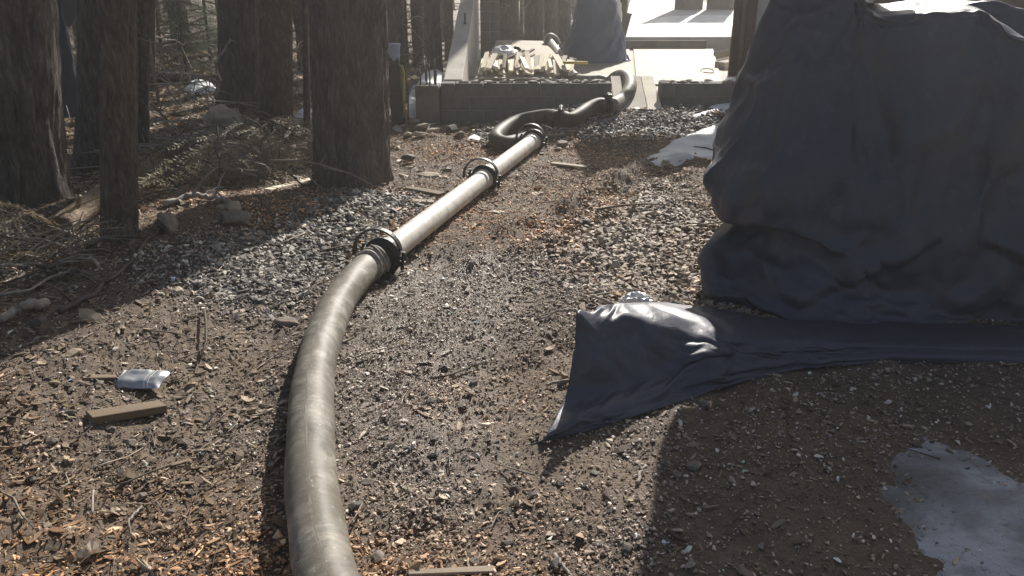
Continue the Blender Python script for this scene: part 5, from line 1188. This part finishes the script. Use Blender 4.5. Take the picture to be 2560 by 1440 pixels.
snow_patch([(1160, 350), (1185, 356), (1210, 352), (1200, 342), (1175, 340)], .03, 'small dirty snow remnant by the black hose loop', None, .03, 35, .06)
# ------------------------------------------------------------------ the wood behind
hb = [bough_mesh(740 + i, 1.0, M['needle_green'], 34, .3) for i in range(3)]
def sapling(x, y, H, label, seed, Rr=.9, nb=46, z0=.25):
    r = random.Random(seed); t = thing('hemlock_sapling', (x, y, g1(x, y)), label, 'sapling', None)
    m = MB(); m.tube([(0, 0, -.05), (.02, 0, H * .5), (0, .02, H)], [.03, .02, .006], 7); m.make('trunk', M['bark_grey'], t, True)
    for q in range(nb):
        f = q / nb; o = link('bough', r.choice(hb), t); s_ = Rr * (1.05 - .8 * f) * r.uniform(.7, 1.1); o.scale = (s_,) * 3; o.location = (0, 0, z0 + (H - z0) * f); o.rotation_euler = (r.uniform(-.3, .3), r.uniform(-.1, .25), q * 2.4)
for px, Yd, H, Rr, lab in [(455, 13.0, 3.2, 1.1, 'green hemlock sapling behind the far grey log'), (520, 14.5, 3.4, 1.1, 'hemlock sapling partly behind the broad trunk of the pair'), (835, 15.0, 3.0, 1.0, 'hemlock sapling behind the leaning trunk'), (1015, 14.0, 3.0, .8, 'hemlock sapling right of the thick ridged trunk'), (400, 17.0, 3.6, 1.2, 'farther hemlock sapling left of the green one'), (1420, 19.5, 3.0, 1.1, 'hemlock sapling behind the draped heap on the slab')]:
    p = aty(px, 100, Yd); sapling(p.x, Yd, H, lab, int(px), Rr)
far = [(1082, 12.6, .125, 'bark_big', 'dark trunk behind the steel bars of the pier'), (1042, 14.5, .10, 'bark_mid', 'reddish trunk left of the dark one behind the pier'), (1122, 15.5, .085, 'bark_mid', 'reddish brown trunk left of the sloping concrete wall'),
       (1272, 15.6, .20, 'bark_mid', 'thick brown trunk behind the dark block column'), (1335, 16.5, .19, 'bark_big', 'dark trunk behind the top of the tilted plywood'), (1378, 15.8, .13, 'bark_big', 'dark trunk just left of the draped heap'), (1304, 18.0, .045, 'bark_log', 'thin pale birch trunk between two dark trunks'), (1530, 21.0, .14, 'bark_big', 'dark trunk behind the potted grass'), (1408, 17.0, .15, 'bark_big', 'dark trunk left of the draped heap, behind the slab corner'), (1475, 18.5, .16, 'bark_mid', 'brown trunk right behind the draped heap')]
for i, (px, Yd, rr, mt, lab) in enumerate(far):
    p = aty(px, 60, Yd); tree((p.x, Yd, g1(p.x, Yd) - .05), rr, rr * .75, 11, 60 + i, M[mt], lab, .008, 28, (random.uniform(-.01, .01), 0), (.9, 1.2), crown_far[i % 3] if px < 1260 else None, .1, nA=48)
proto = []
for k in range(3):
    t = thing('forest_tree', (0, 0, 0), 'slender grey trunk far back in the dim wood', 'tree', 'far trees of the wood')
    trunk('trunk', t, .10 + .03 * k, .07, 11, 90 + k, M[('bark_grey', 'bark_mid', 'bark_big')[k]], .008, 28, 28, (.01 * k, 0), .1, 3.0)
    dead_limbs(t, .1, (.7, 1.2, 1.6, 2.0), 95 + k, L=(.5, 1.2)); link('crown', crown_far[k], t) if k == 1 else None; proto.append(t)
r = random.Random(12); places = []
while len(places) < 80:
    y = r.uniform(13, 40); x = r.uniform(-.72 * y - 1, -.02 * y - .9) if r.random() < .85 else r.uniform(-.02 * y - .9, .10 * y)
    if y < 17 and x > -1.6: continue
    if x > -.6 and y < 19: continue
    if all((x - a) ** 2 + (y - b_) ** 2 > 1.1 for a, b_ in places): places.append((x, y))
for i, (x, y) in enumerate(places):
    src = proto[i % 3]
    if i < 3: t = src
    else:
        t = src.copy(); COL.objects.link(t)
        for ch in src.children: c = ch.copy(); COL.objects.link(c); c.parent = t
    t.location = (x, y, g1(x, y) - .05); t.rotation_euler.z = r.uniform(0, 6.28); s_ = r.uniform(.6, 1.25); t.scale = (s_, s_, r.uniform(.9, 1.2))
# bare undergrowth
r = random.Random(15); m = MB()
for i in range(900):
    y = r.uniform(9.5, 30); x = r.uniform(-.70 * y, -.11 * y - .2)
    z = g1(x, y); L = r.uniform(.4, 1.3); d = Vector((r.uniform(-.8, .8), r.uniform(-.5, .5), r.uniform(.15, 1))).normalized()
    pts = [Vector((x, y, z)) + d * L * t + Vector((r.uniform(-.05, .05), 0, -.2 * L * t * t + r.uniform(-.03, .03))) for t in (0, .35, .7, 1)]
    m.tube(pts, [.009, .007, .005, .002], 3, False)
o = m.make('undergrowth', M['branch'], None); tag(o, 'bare twiggy undergrowth on the forest floor', None, None, 'stuff')

# ------------------------------------------------------------------ added thin air volume standing in for lens flare
m = MB(); m.box((0, 30, 9.0), (160, 150, 34.0)); n = N('flare_haze_air'); n.t.nodes.remove(n.b)
v = n.new('ShaderNodeVolumePrincipled'); v.inputs['Density'].default_value = FLARE_HAZE; v.inputs['Color'].default_value = (1, .95, .88, 1); v.inputs['Anisotropy'].default_value = .6
n.l(v.outputs[0], n.t.nodes['Material Output'].inputs['Volume'])
hz = m.make('flare_haze', n.m); tag(hz, kind='stuff')
